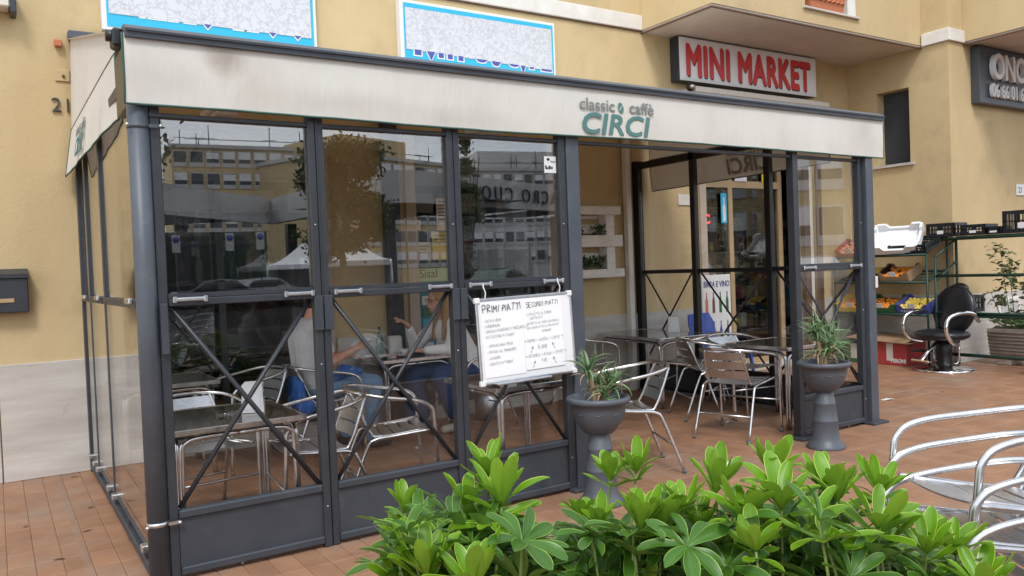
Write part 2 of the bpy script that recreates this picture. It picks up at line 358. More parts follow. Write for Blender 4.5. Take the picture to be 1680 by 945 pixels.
def thing(name, label, cat, loc=(0, 0, 0), rot=(0, 0, 0), group=None):
    o = bpy.data.objects.new(name, None); o.empty_display_size = .1; COL.objects.link(o)
    o.location = loc; o.rotation_euler = rot; o['label'] = label; o['category'] = cat
    if group: o['group'] = group
    return o
def P(parent, name, mb, m, **kw): return obj(name, fixn(mb.mesh(name, m)), parent, **kw)
def B(parent, name, m, *box, b=0, **kw):
    mb = MB()
    x0, y0, z0, x1, y1, z1 = box
    if x0 > x1: x0, x1 = x1, x0
    if y0 > y1: y0, y1 = y1, y0
    if z0 > z1: z0, z1 = z1, z0
    if b: mb.bbox(x0, y0, z0, x1, y1, z1, b)
    else: mb.box(x0, y0, z0, x1, y1, z1)
    return obj(name, mb.mesh(name, m), parent, **kw)
def text(parent, name, body, size, m, M, ext=.0015, bold=0., sx=1., shear=0., align='LEFT', space=1., label=None):
    cu = bpy.data.curves.new(name, 'FONT'); cu.body = body; cu.size = size; cu.extrude = ext; cu.offset = min(bold, 0); cu.shear = shear
    cu.align_x = align; cu.space_character = space; cu.resolution_u = 3
    o = bpy.data.objects.new(name, cu); COL.objects.link(o); bpy.context.view_layer.update()
    me = bpy.data.meshes.new_from_object(o.evaluated_get(bpy.context.evaluated_depsgraph_get())); bpy.data.objects.remove(o)
    if bold > 0:                      # heavier strokes: the outline laid down a few times, each a hair deeper
        import bmesh
        bm = bmesh.new(); bmesh_src = bmesh.new(); bmesh_src.from_mesh(me)
        for i, (dx, dy) in enumerate(((0, 0), (bold, 0), (-bold, 0), (0, bold), (0, -bold), (bold*.7, bold*.7), (-bold*.7, -bold*.7), (bold*.7, -bold*.7), (-bold*.7, bold*.7))):
            tmp = me.copy(); tmp.transform(Matrix.Translation((dx, dy, -i*.00012))); bm.from_mesh(tmp); bpy.data.meshes.remove(tmp)
        bm.to_mesh(me); bm.free(); bmesh_src.free()
    me.materials.clear(); me.materials.append(m)
    o = obj(name, me, parent, label=label); o.matrix_local = M @ Matrix.Diagonal((sx, 1, 1, 1)); return o
def face_ny(x, y, z): return Matrix.Translation((x, y, z)) @ Matrix.Rotation(R(90), 4, 'X')          # reads toward +X, faces -Y
def face_nx(x, y, z): return Matrix.Translation((x, y, z)) @ Matrix.Rotation(R(-90), 4, 'Z') @ Matrix.Rotation(R(90), 4, 'X')   # faces -X, reads toward -Y
def face_px(x, y, z): return Matrix.Translation((x, y, z)) @ Matrix.Rotation(R(90), 4, 'Z') @ Matrix.Rotation(R(90), 4, 'X')    # faces +X, reads toward +Y

# ================================================================== SETTING: ground
ground = obj('ground', MB().box(-60, -130, -.06, 200, -1.2, -.02).mesh('ground', ASPH), kind='structure')
floor = obj('pavement', MB().box(-14, -1.2, -.3, 24, 12, -.0045).mesh('pavement', MORTAR), kind='structure')
TW, TL, J = .125, .245, .004
def tile_mesh(k):
    r = random.Random(k); t = [r.uniform(-.0008, .0008) for _ in range(4)]; b = .003
    w, l = TW-J, TL-J
    o = [(0, 0), (w, 0), (w, l), (0, l)]; i = [(b, b), (w-b, b), (w-b, l-b), (b, l-b)]
    vs = [(x, y, -.010) for x, y in o] + [(x, y, -.0022) for x, y in o] + [(i[q][0], i[q][1], t[q]) for q in range(4)]
    F = [(8, 9, 10, 11)] + [(q, (q+1) % 4, (q+1) % 4+4, q+4) for q in range(4)] + [(q+4, (q+1) % 4+4, (q+1) % 4+8, q+8) for q in range(4)]
    return vs, F
tvs = [tile_mesh(k) for k in range(6)]
tms = []
for k, (vs, F) in enumerate(tvs):
    mb = MB(); mb.add(vs, F); tms.append(mb.mesh('floor_tile', TILE))
def tile_lut(ix, iy):
    x, y = ix*TW, iy*TL
    if -.45 < x < .56 and 3.7 < y < 7.0: return 1
    if .56 <= x < 2.4 and 3.66 < y < 4.1: return 1
    if 3.2 < x < 6.0 and 2.9 < y < 4.1: return 1
    return 0
cnt = 0
rest = [MB() for _ in range(1)]
for ix in range(int(-3/TW), int(14.5/TW)):
    for iy in range(int(-1/TL), int(7.1/TL)+1):
        x, y = ix*TW, iy*TL
        if y + TL > 7.12: continue
        if x > 10.4 and y + TL > 5.66: continue
        k = rnd.randrange(6)
        if tile_lut(ix, iy) and cnt < 298:
            obj('floor_tile', tms[k], floor, loc=(x, y, 0)); cnt += 1
        else:
            vs, F = tvs[k]; rest[0].add([(a+x, b+y, c) for a, b, c in vs], F)
TILE2 = TILE.copy(); TILE2.name = 'terracotta_field'
t = TILE2.node_tree      # per-tile tone for the joined field, from the tile's own cell
oi = [n for n in t.nodes if n.type == 'OBJECT_INFO'][0]; mr = oi.outputs['Random'].links[0].to_socket
g = N(t, 'ShaderNodeNewGeometry'); wn = N(t, 'ShaderNodeTexWhiteNoise'); vm = N(t, 'ShaderNodeVectorMath', operation='DIVIDE'); vm.inputs[1].default_value = (TW, TL, 1e3)
vf = N(t, 'ShaderNodeVectorMath', operation='FLOOR'); t.links.new(g.outputs['Position'], vm.inputs[0]); t.links.new(vm.outputs[0], vf.inputs[0]); t.links.new(vf.outputs[0], wn.inputs['Vector']); t.links.new(wn.outputs['Value'], mr)
obj('floor_tiles', rest[0].mesh('floor_tiles', TILE2), floor, kind='stuff')
B(floor, 'expansion_joint', JOINTM, .337, 2.0, -.006, .342, 7.08, .0012)
B(floor, 'expansion_joint', JOINTM, .350, 2.0, -.006, .355, 7.08, .0012)
kerb = B(None, 'kerb', CONCF, -14, -1.35, -.08, 24, -1.2, .0, kind='structure')

# ================================================================== the building behind the cafe
WY = 7.1; XR = 10.4; WT = 6.4
bld = thing('apartment_building', 'ochre stucco building with travertine base and projecting balconies behind the glazed terrace', 'building')
OPEN = [(.86, 2.50, .10, 2.78), (3.48, 5.06, .10, 2.78), (7.45, 9.02, .06, 2.86)]
wall = MB(); x = -6
for (a, b, z0, z1) in OPEN:
    wall.box(x, WY, 0, a, WY+.3, WT); wall.box(a, WY, z1, b, WY+.3, WT); wall.box(a, WY, -.05, b, WY+.3, z0); x = b
wall.box(x, WY, 0, XR+.3, WY+.3, WT)
P(bld, 'facade_wall', wall, STUCCO)
wy0, wy1, wz0, wz1 = 6.19, 6.66, 2.66, 3.66
ww = MB(); ww.box(XR, 5.65, 0, XR+.3, wy0, WT); ww.box(XR, wy1, 0, XR+.3, WY, WT); ww.box(XR, wy0, 0, XR+.3, wy1, wz0); ww.box(XR, wy0, wz1, XR+.3, wy1, WT)
P(bld, 'wing_side_wall', ww, STUCCO)
P(bld, 'wing_front_wall', MB().box(XR+.3, 5.65, 0, 22, 5.95, WT), STUCCO)
wdw = P(bld, 'small_window', MB().box(XR+.17, wy0, wz0, XR+.2, wy1, wz1), FRAME2, label='small recessed window with dark screen')
P(wdw, 'sill', MB().box(XR-.04, wy0-.06, wz0-.035, XR+.16, wy1+.06, wz0), TRAV)
# travertine base: one slab after another
def slabs(segs, mk, z=.875):
    for (a, b) in segs:
        n = max(1, round((b-a)/1.15)); w = (b-a)/n
        for i in range(n): 
            mb = mk(a+i*w+.002, a+(i+1)*w-.002, z+rnd.uniform(-.004, .002)); obj('travertine_slab', mb.mesh('travertine_slab', TRAV), bld)
slabs([(-6, .0), (0.004, .74), (2.63, 3.34), (5.18, 7.32), (9.14, XR-.03)], lambda a, b, z: MB().bbox(a, WY-.025, .0, b, WY-.001, z, .004))
slabs([(5.655, 7.07)], lambda a, b, z: MB().bbox(XR-.025, a, .0, XR-.001, b, z, .004))
slabs([(XR-.025, 14)], lambda a, b, z: MB().bbox(a, 5.625, .0, b, 5.649, z, .004))
# door jambs in marble
for (a, b, z0, z1) in OPEN:
    for q in (a-.11, b):
        P(bld, 'marble_jamb', MB().bbox(q, WY-.03, 0, q+.11, WY+.2, z1, .004), TRAV2)
    P(bld, 'threshold', MB().bbox(a, WY-.06, 0, b, WY+.2, z0+.015, .004), TRAV)
# rooms behind the openings
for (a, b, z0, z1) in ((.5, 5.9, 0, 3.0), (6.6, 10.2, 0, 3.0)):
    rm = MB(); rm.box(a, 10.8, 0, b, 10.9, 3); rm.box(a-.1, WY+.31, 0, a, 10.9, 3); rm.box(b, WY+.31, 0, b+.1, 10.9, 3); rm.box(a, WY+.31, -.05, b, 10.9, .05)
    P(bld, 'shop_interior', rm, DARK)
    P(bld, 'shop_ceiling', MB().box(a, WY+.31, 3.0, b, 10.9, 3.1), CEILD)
# shop windows
def shopwin(a, b, z0, z1, splits, m, trans=None, y=WY+.1, fw=.05):
    w = thing_part = P(bld, 'shop_window', frame_mb(a, b, z0, z1, splits, trans, y, fw), m)
    xs = [a] + splits + [b]
    for i in range(len(xs)-1):
        P(w, 'pane', MB().box(xs[i]+fw*.5, y+.02, z0+fw*.5, xs[i+1]-fw*.5, y+.026, (trans or z1)-fw*.5), GLR)
        if trans: P(w, 'pane', MB().box(xs[i]+fw*.5, y+.02, trans+fw*.5, xs[i+1]-fw*.5, y+.026, z1-fw*.5), GLR)
    return w
def frame_mb(a, b, z0, z1, splits, trans, y, fw):
    f = MB(); f.box(a, y, z0, a+fw, y+.05, z1); f.box(b-fw, y, z0, b, y+.05, z1)
    f.box(a+fw, y, z1-fw, b-fw, y+.05, z1); f.box(a+fw, y, z0, b-fw, y+.05, z0+fw)
    for sx in splits: f.box(sx-fw/2, y+.001, z0+fw, sx+fw/2, y+.049, z1-fw)
    if trans:
        xs = [a+fw] + [q for s in splits for q in (s-fw/2, s+fw/2)] + [b-fw]
        for i in range(0, len(xs), 2): f.box(xs[i], y+.002, trans-fw*.6, xs[i+1], y+.048, trans+fw*.6)
    return f
shopwin(.86, 2.5, .115, 2.78, [1.66], FRAME, 2.35)
shopwin(3.48, 5.06, .115, 2.78, [4.27], FRAME, None)
w3 = shopwin(7.45, 9.02, .075, 2.86, [8.02], TAN, 2.42, fw=.075)
# string course and its drip line
sc = thing('string_course', 'white painted band running along the facade up to the balcony', 'moulding')
P(sc, 'band', MB().bbox(-6, WY-.035, 4.155, 6.49, WY-.001, 4.325, .006), WHITE_BAND)
P(sc, 'drip_edge', MB().box(-6, WY-.018, 4.138, 6.49, WY-.001, 4.1545), BROWNW)
sc = thing('corner_band', 'white painted band wrapping the corner between the two balconies', 'moulding')
P(sc, 'band', MB().bbox(XR-.035, 5.615, 4.14, XR-.001, 5.985, 4.30, .006), WHITE_BAND)
P(sc, 'return_band', MB().bbox(XR-.001, 5.615, 4.1405, 10.745, 5.649, 4.2995, .006), WHITE_BAND)
# balcony over the mini market
ba = thing('balcony', 'ochre balcony with pale soffit projecting over the mini market sign', 'balcony')
P(ba, 'soffit', MB().box(6.50, 6.01, 4.135, XR-.002, WY-.002, 4.16), SOFFIT)
P(ba, 'drip_edge', MB().box(6.485, 5.992, 4.118, XR-.002, 6.02, 4.134), BROWNW)
P(ba, 'drip_edge', MB().box(6.485, 6.02, 4.118, 6.51, WY-.004, 4.134), BROWNW)
pa = MB(); pa.box(6.49, 6.0, 4.161, 8.03, 6.14, 5.5); pa.box(8.03, 6.0, 4.161, 9.0, 6.14, 4.315); pa.box(9.0, 6.0, 4.161, XR-.003, 6.14, 5.5); pa.box(6.49, 6.14, 4.161, 6.63, WY-.003, 5.5)
P(ba, 'parapet', pa, STUCCO)
P(ba, 'opening_ledge', MB().bbox(7.99, 5.965, 4.3155, 9.04, 6.16, 4.34, .003), TRAV)
P(ba, 'opening_reveal', MB().box(8.84, 6.004, 4.3405, 8.999, 6.13, 5.5), WHITE_BAND)
P(ba, 'inner_wall', MB().box(8.0, 6.45, 4.162, 9.05, 6.5, 5.5), WHITE_BAND)
pot = thing('terracotta_planter', 'orange terracotta trough in the opening of the balcony parapet', 'flower pot', (8.42, 6.09, 4.34))
pb = MB(); pb.add([(-.30,-.1,0),(.30,-.1,0),(.30,.1,0),(-.30,.1,0),(-.36,-.13,.32),(.36,-.13,.32),(.36,.13,.32),(-.36,.13,.32)], [(0,3,2,1),(0,1,5,4),(1,2,6,5),(2,3,7,6),(3,0,4,7),(4,5,6,7)])
for k in range(8):
    for q in (0, 1): pb.add([(-.33+k*.08, -.118, .10+q*.1), (-.29+k*.08, -.118, .14+q*.1), (-.25+k*.08, -.118, .10+q*.1), (-.29+k*.08, -.14, .115+q*.1)], [(0,1,3),(1,2,3),(0,3,2)])
P(pot, 'trough', pb, TERRA)
ba = thing('balcony', 'ochre balcony above the slate sign at the right edge of the picture', 'balcony')
P(ba, 'soffit', MB().box(10.77, 4.3, 4.135, 22, 5.648, 4.16), SOFFIT)
P(ba, 'parapet', MB().box(10.75, 4.28, 4.161, 10.9, 5.648, 5.5), STUCCO)
P(ba, 'parapet', MB().box(10.9, 4.28, 4.161, 22, 4.42, 5.5), STUCCO)
P(ba, 'drip_edge', MB().box(10.745, 4.275, 4.118, 10.775, 5.646, 4.134), BROWNW)

# ------------------------------------------------------------------ fixtures on the walls
mbx = thing('mailbox', 'dark grey metal letter box on the ochre wall left of the terrace', 'mailbox', (.03, WY, 1.265))
P(mbx, 'body', MB().bbox(-.19, -.10, 0, .19, 0, .255, .006), FRAME)
P(mbx, 'lid', MB().prism([(-.115, .255), (-.115, .285), (0, .325), (0, .255)], -.195, .195, 'x'), FRAME)
P(mbx, 'name_plate', MB().bbox(-.02, -.106, .075, .10, -.1005, .105, .002), TAN)
P(mbx, 'lock', MB().lathe([(.012, 0), (.012, .008)], 10, M=Matrix.Translation((-.07, -.1005, .155)) @ Matrix.Rotation(R(90), 4, 'X')), GALV)
hn = thing('house_number', 'metal digits 21 on the ochre wall beside the side awning', 'number')
text(hn, 'digit', '2', .155, FRAME2, face_ny(.435, WY-.012, 2.785), .008, sx=1.0, bold=-.002)
text(hn, 'digit', '1', .155, FRAME2, face_ny(.515, WY-.012, 2.785), .008, sx=.9, bold=-.002)
aw = thing('folded_awning', 'end of a cream folded awning on the wall at the top left corner', 'awning', (0, 0, 0))
P(aw, 'cassette', MB().bbox(-2.6, WY-.16, 3.50, .20, WY-.001, 3.62, .01), CREAM)
P(aw, 'end_cap', MB().bbox(.20, WY-.17, 3.46, .24, WY-.001, 3.63, .006), FRAME)
jb = thing('junction_box', 'small square cable cover plastered over beside the awning', 'cable box')
P(jb, 'cover', MB().bbox(.475, WY-.014, 3.02, .575, WY-.001, 3.11, .004), STUCCO)
P(jb, 'bolt', MB().lathe([(.010, 0), (.010, .014)], 8, M=Matrix.Translation((.53, WY-.014, 3.06)) @ Matrix.Rotation(R(90), 4, 'X')), BROWNW)
bk = thing('rusty_bracket', 'small rusty bracket stub high on the ochre wall', 'bracket')
P(bk, 'stub', MB().bbox(.48, WY-.05, 3.28, .53, WY-.001, 3.33, .004), TERRA)
np_ = thing('number_plate', 'white house number plate on the right wing wall', 'number')
P(np_, 'plate', MB().bbox(12.03, 5.632, 2.19, 12.30, 5.649, 2.345, .003), SIGNW)
text(np_, 'digits', '21', .12, SIGND, face_ny(12.07, 5.630, 2.225), .001)
me_ = thing('meter_hatch', 'grey utility hatch set in the travertine base at right', 'hatch')
P(me_, 'frame', MB().bbox(11.42, 5.602, .43, 11.98, 5.624, .79, .003), WHITE_BAND)
P(me_, 'door', MB().bbox(11.47, 5.594, .47, 11.93, 5.6015, .75, .003), CONCF)

def sign_board(label, x0, x1, z0, z1, yf, zm0, zm1, pieces, top):
    s = thing('shop_sign', label, 'sign', group='blue and white signs above the awning')
    P(s, 'box', MB().bbox(x0, yf+.012, z0, x1, WY-.001, z1, .006), SIGNW)
    P(s, 'cyan_panel', MB().box(x0+.035, yf+.006, z0+.03, x1-.03, yf+.0118, z1-.03), CYAN)
    P(s, 'marbled_panel', MB().prism([(x0+.05, zm0), (x1-.055, zm1), (x1-.055, z1-top), (x0+.05, z1-top)], yf, yf+.0055), MARB)
    for (kind, u, w, h) in pieces:
        xa = x0 + u; zt = zm0 + (zm1-zm0)*(u/(x1-x0)) + .008
        def shp(k, e):
            if k == 'v': return [(xa-w/2-e, zt), (xa+w/2+e, zt), (xa, zt-h-e*1.2)]
            if k == 'u': return [(xa-w/2-e, zt), (xa+w/2+e, zt), (xa+w*.3+e*.5, zt-h*.8-e), (xa, zt-h-e), (xa-w*.3-e*.5, zt-h*.8-e)]
            return [(xa-w/2-e, zt), (xa+w/2+e, zt), (xa+w/2+e, zt-h-e), (xa-w/2-e, zt-h-e)]
        P(s, 'letter_outline', MB().prism(shp(kind, .013), yf+.002, yf+.0058), SIGNW)
        if h > .012: P(s, 'letter_remnant', MB().prism(shp(kind, 0), yf-.001, yf+.004), NAVYP)
sign_board('blue and white marbled sign above the left end of the awning', .81, 2.54, 3.435, 4.25, 7.0, 3.565, 3.56,
    [('u', .29, .05, .006), ('h', .40, .12, .005), ('h', .52, .06, .005), ('h', .65, .08, .005), ('v', .79, .06, .035), ('h', 1.05, .09, .008), ('h', 1.15, .1, .006), ('v', 1.33, .06, .035), ('v', 1.55, .06, .032)], .03)
sign_board('blue and white marbled sign with cut off navy letters right of the first', 3.36, 5.17, 3.435, 4.045, 6.99, 3.575, 3.53,
    [('h', .17, .07, .05), ('v', .31, .09, .085), ('h', .42, .055, .045), ('h', .52, .055, .045), ('h', .64, .055, .045), ('u', .88, .13, .03), ('u', 1.05, .11, .045), ('u', 1.27, .13, .025), ('v', 1.38, .06, .08), ('h', 1.49, .05, .02), ('h', 1.68, .13, .02)], .075)

mm = thing('market_sign', 'grey lightbox sign reading MINI MARKET in red letters under the balcony', 'sign')
P(mm, 'box', MB().bbox(6.94, 6.952, 3.60, 9.48, WY-.001, 4.115, .004), FRAME)
P(mm, 'frame', MB().bbox(6.945, 6.940, 3.60, 9.475, 6.9515, 4.112, .003), SIGNW)
P(mm, 'panel', MB().box(6.975, 6.935, 3.63, 9.445, 6.9395, 4.082), SIGNG)
for dx, dz, m_, dy in ((.012, -.014, BLACK, 6.932), (0, 0, REDP, 6.927)):  # black copy offset behind the red letters paints in their drop shadow
    text(mm, 'lettering', 'MINI MARKET', .51, m_, face_ny(7.025+dx, dy, 3.675+dz), .001, bold=.021, sx=.685, space=1.09)
ca = thing('roller_awning', 'closed cream roller awning cassette below the MINI MARKET sign', 'awning')
P(ca, 'cassette', MB().bbox(7.10, 6.86, 3.47, 9.50, WY-.002, 3.53, .01), CREAM)
P(ca, 'front_bar', MB().bbox(7.06, 6.80, 3.44, 9.56, 6.855, 3.51, .01), CREAM)
P(ca, 'end_gear', MB().ball((7.02, 6.86, 3.50), .05), BLACK)
P(ca, 'end_gear_cap', MB().ball((7.0, 6.81, 3.50), .03), GALV)
on = thing('slate_sign', 'slate grey sign with raised white letters and phone number at right edge', 'sign')
P(on, 'board', MB().bbox(10.92, 5.53, 3.37, 14.0, 5.649, 4.11, .006), SIGND)
text(on, 'lettering', 'ONO', .46, SIGNW, face_ny(11.13, 5.49, 3.70), .03, bold=.012, sx=.80)
text(on, 'phone_number', '06 66 01 62', .25, SIGNW, face_ny(11.13, 5.50, 3.46), .02, bold=.004, sx=.78)

# ================================================================== the glazed terrace enclosure
FY = 4.18; X0 = .6; X1 = 6.30
en = thing('terrace_enclosure', 'dark steel and glass terrace enclosure with cross braces in front of the bar', 'glass enclosure')
def post(x, y, w=.05, d=.06, z0=0, z1=2.62, m=FRAME): P(en, 'post', MB().bbox(x-w/2, y-d/2, z0, x+w/2, y+d/2, z1, .004), m)
RZ = 1.355
# corner posts
P(en, 'corner_pole', MB().lathe([(.048, 0), (.048, 2.56)], 24, (X0+.014, FY+.002, 0)), BLUEG)
post(X0+.085, FY+.012, .045, .05)
for z in (.28, 2.18):
    P(en, 'pole_clamp', MB().lathe([(.0505, 0), (.0505, .020)], 20, (X0+.014, FY+.002, z)).box(X0+.055, FY-.046, z+.002, X0+.115, FY-.038, z+.018), GALV if z < 1 else BLUEG)
    for dx in (-.040, .105): P(en, 'clamp_bolt', MB().ball((X0+dx, FY-.052, z+.010), .009), GALV)
fx = [.66, 1.472, 2.30, 3.10]
for x in fx[1:3]:
    post(x-.024, FY, .040, .06); post(x+.022, FY+.004, .040, .055)
    P(en, 'glazing_bead', MB().box(x-.004, FY-.036, 1.30, x+.002, FY-.024, 2.3), FRAME)
    P(en, 'post_cover', MB().bbox(x-.052, FY-.045, 1.16, x-.004, FY-.0305, 1.345, .003), FRAME2)
    P(en, 'post_cover', MB().bbox(x+.003, FY-.045, 1.16, x+.050, FY-.0305, 1.345, .003), FRAME2)
P(en, 'post_cover', MB().bbox(.665, FY-.045, 1.10, .70, FY-.0305, 1.345, .003), FRAME2)
post(3.085, FY, .05, .06); post(3.165, FY-.005, .10, .07, m=BLUEG)
post(5.37, FY, .06, .07, m=FRAME); post(6.215, FY, .05, .06); post(6.305, FY-.01, .10, .10, m=BLUEG)
P(en, 'post_foot', MB().bbox(3.05, FY-.09, .0, 3.23, FY+.07, .022, .004), FRAME2)
P(en, 'post_foot', MB().bbox(5.28, FY-.10, .0, 5.44, FY+.07, .02, .004), FRAME2)
P(en, 'post_foot', MB().bbox(6.20, FY-.11, .0, 6.42, FY+.08, .02, .004), FRAME2)
# header
P(en, 'header', MB().bbox(X0+.06, FY-.02, 2.236, 6.25, FY+.02, 2.258, .003), FRAME)
P(en, 'header', MB().bbox(X0+.06, FY-.028, 2.56, 6.25, FY+.028, 2.62, .004), FRAME)
def front_bay(a, b, y=FY):
    P(en, 'rail', MB().bbox(a, y-.035, RZ-.026, b, y+.02, RZ+.010, .004), FRAME)
    P(en, 'kick_panel', MB().box(a, y-.012, .055, b, y+.008, .30), FRAME2)
    P(en, 'kick_rail', MB().bbox(a, y-.03, .298, b, y+.024, .338, .006), FRAME2)
    P(en, 'kick_rail', MB().bbox(a, y-.034, .022, b, y+.024, .062, .006), FRAME2)
    for (p, q) in (((a+.01, y-.004, RZ-.03), (b-.01, y-.004, .34)), ((b-.01, y+.018, RZ-.03), (a+.01, y+.018, .34))):
        P(en, 'cross_brace', MB().tube([p, q], .0125, 4), FRAME)
    P(en, 'upper_pane', MB().box(a+.004, y+.004, RZ+.02, b-.004, y+.010, 2.236), GL)
    P(en, 'lower_pane', MB().box(a+.004, y+.028, .30, b-.004, y+.034, RZ-.02), GL_LOW)
    fr = MB(); fr.box(a, y-.015, RZ+.013, b, y+.018, RZ+.035); P(en, 'pane_edge', fr, FRAME)
    for q in (a+.045, b-.135):
        P(en, 'latch', MB().bbox(q-.02, y-.052, RZ-.004, q+.12, y-.0355, RZ+.015, .005), ALU_SLAT)
        P(en, 'latch_block', MB().bbox(q-.03, y-.055, RZ-.010, q-.012, y-.0355, RZ+.020, .003), GALV)
        P(en, 'latch_block', MB().bbox(q+.112, y-.055, RZ-.010, q+.13, y-.0355, RZ+.020, .003), GALV)
    for z in (.22, .98, 1.72):
        P(en, 'bolt_head', MB().ball((b+.02, y-.032, z), .005, 6, 4), GALV)
front_bay(.708, 1.427); front_bay(1.515, 2.255); front_bay(2.343, 3.058); front_bay(5.402, 6.188)
for x in (2.39, 1.0, 1.9, 6.0): P(en, 'stud_foot', MB().lathe([(.012, 0), (.012, .03)], 8, (x, FY, 0)), GALV)
P(en, 'door_handle', MB().bbox(6.335, FY-.075, 1.16, 6.365, FY-.061, 1.26, .004), CREAM, label='small cream handle on the right corner post')
# sides
def side_bay(x, a, b, kick=True, brace=True, m=FRAME):
    P(en, 'rail', MB().bbox(x-.02, a, RZ-.03, x+.03, b, RZ+.012, .004), m)
    if kick:
        P(en, 'kick_panel', MB().box(x-.01, a, .05, x+.01, b, .30), FRAME2); P(en, 'kick_rail', MB().bbox(x-.025, a, .298, x+.025, b, .338, .005), m)
        P(en, 'kick_rail', MB().bbox(x-.026, a, .018, x+.026, b, .055, .005), m)
    if brace:
        for (p, q) in (((x-.006, a+.02, RZ-.03), (x-.006, b-.02, .34)), ((x+.018, b-.02, RZ-.03), (x+.018, a+.02, .34))):
            P(en, 'cross_brace', MB().tube([p, q], .0125, 4), m)
    P(en, 'upper_pane', MB().box(x-.003, a+.004, RZ+.012, x+.003, b-.004, 2.52), GL_SIDE)
    P(en, 'lower_pane', MB().box(x+.028, a+.004, .07, x+.034, b-.004, RZ-.02), GL_SIDE)
for y in (5.18, 6.16): post(X1, y, .06, .07, m=BLACK)
post(X1, 7.04, .07, .10, m=BLACK)
for a, b in ((4.225, 5.143), (5.217, 6.123), (6.197, 6.988)): side_bay(X1, a, b, m=BLACK)
P(en, 'side_header', MB().bbox(X1-.03, 4.22, 2.525, X1+.03, 6.988, 2.60, .004), BLACK)
P(en, 'base_strip', MB().box(X1-.06, 4.3, .0, X1-.04, 6.98, .03), GALV)
# left side: narrow frame, low rail only, no kick panel
post(X0, 7.04, .05, .08); post(X0, 6.52, .035, .05, .06, 2.4); post(X0, 5.62, .035, .05, .06, 2.4)
post(X0, 5.60+.06, .03, .03, .06, 2.4)
P(en, 'side_header', MB().bbox(X0-.025, 4.24, 2.40, X0+.025, 7.0, 2.46, .004), FRAME)
for a, b in ((4.26, 5.59), (5.69, 6.49), (6.55, 6.995)):
    P(en, 'rail', MB().bbox(X0-.03, a, RZ-.03, X0+.025, b, RZ+.012, .004), FRAME)
    P(en, 'upper_pane', MB().box(X0-.003, a+.004, RZ+.012, X0+.003, b-.004, 2.398), GL_SIDE)
    P(en, 'lower_pane', MB().box(X0-.013, a+.004, .14, X0-.007, b-.004, RZ-.032), GL_SIDE)
    P(en, 'latch', MB().bbox(X0-.052, a+.03, RZ-.008, X0-.031, a+.2, RZ+.02, .005), GALV)
    for y in (a+.08, b-.08): P(en, 'pane_clip', MB().bbox(X0-.045, y-.03, .12, X0+.01, y+.03, .155, .005), GALV)
P(en, 'base_rail', MB().bbox(X0-.03, 4.25, .035, X0+.02, 7.0, .085, .005), FRAME2)
P(en, 'lower_edge', MB().tube([(X0-.01, 4.25, .135), (X0-.01, 7.0, .135)], .012, 6), FRAME)
for y in (5.0, 5.9, 6.6): P(en, 'base_leg', MB().bbox(X0-.02, y-.02, 0, X0+.02, y+.02, .13, .003), FRAME)
P(en, 'cross_brace', MB().tube([(X0+.02, 6.98, .35), (X0+.02, 6.55, 1.33)], .0125, 4), FRAME)
# post against the wall and roof bars
P(en, 'wall_post', MB().bbox(3.12, 6.96, 0, 3.26, WY-.026, 3.0, .006), FRAME)
P(en, 'wall_post', MB().bbox(6.10, 7.0, 0, 6.17, WY-.026, 3.0, .006), WHITE_BAND, label='flaking whitish pipe beside the pallet shelf')
for x in (X0+.06, 1.9, 3.2, 4.7, X1):
    P(en, 'roof_bar', MB().tube([(x, FY+.03, 2.60), (x, WY-.12, 3.25)], .028, 4), BLACK)

# ------------------------------------------------------------------ awning
aw = thing('cafe_awning', 'large cream terrace awning with the CIRCI logo on its front valance', 'awning')
def cloth(nu, nv, f, thick=.003):
    vs = [f(i/nu, j/nv) for j in range(nv+1) for i in range(nu+1)]
    F = [(j*(nu+1)+i, j*(nu+1)+i+1, (j+1)*(nu+1)+i+1, (j+1)*(nu+1)+i) for j in range(nv) for i in range(nu)]
    return MB().add(vs, F, True)
AX0, AX1 = .585, 6.50
def zroof(y): return 2.640 + (y-(FY-.02))*(3.34-2.640)/(WY-.04-(FY-.02))
ROOFM = FABRIC.copy(); ROOFM.name = 'awning_roof_fabric'; [n for n in ROOFM.node_tree.nodes if n.type == 'MIX_SHADER'][0].inputs[0].default_value = .10
P(aw, 'roof_fabric', cloth(24, 12, lambda u, v: (AX0-.03+(AX1-AX0)*u, FY-.02+(WY-.04-FY+.02)*v, zroof(FY-.02+(WY-.04-FY+.02)*v) - .02*math.sin(math.pi*v)*abs(math.sin(u*math.pi*4)))), ROOFM)
def vz(u, v):
    x = AX0 - .03 + (AX1-AX0+.04)*u
    wav = .007*math.sin(x*3.1)+.004*math.sin(x*9.7+1)+.003*math.sin(x*23)
    y = FY-.062 - .010*math.sin(v*math.pi*.75) + wav*v
    zb = 2.283 + .006*math.sin(x*1.7+.5) + (.02 if 0 else 0)
    c = .035
    return (x, y, 2.612 + (zb-2.612)*v)
P(aw, 'front_valance', cloth(160, 12, vz), FABRIC)
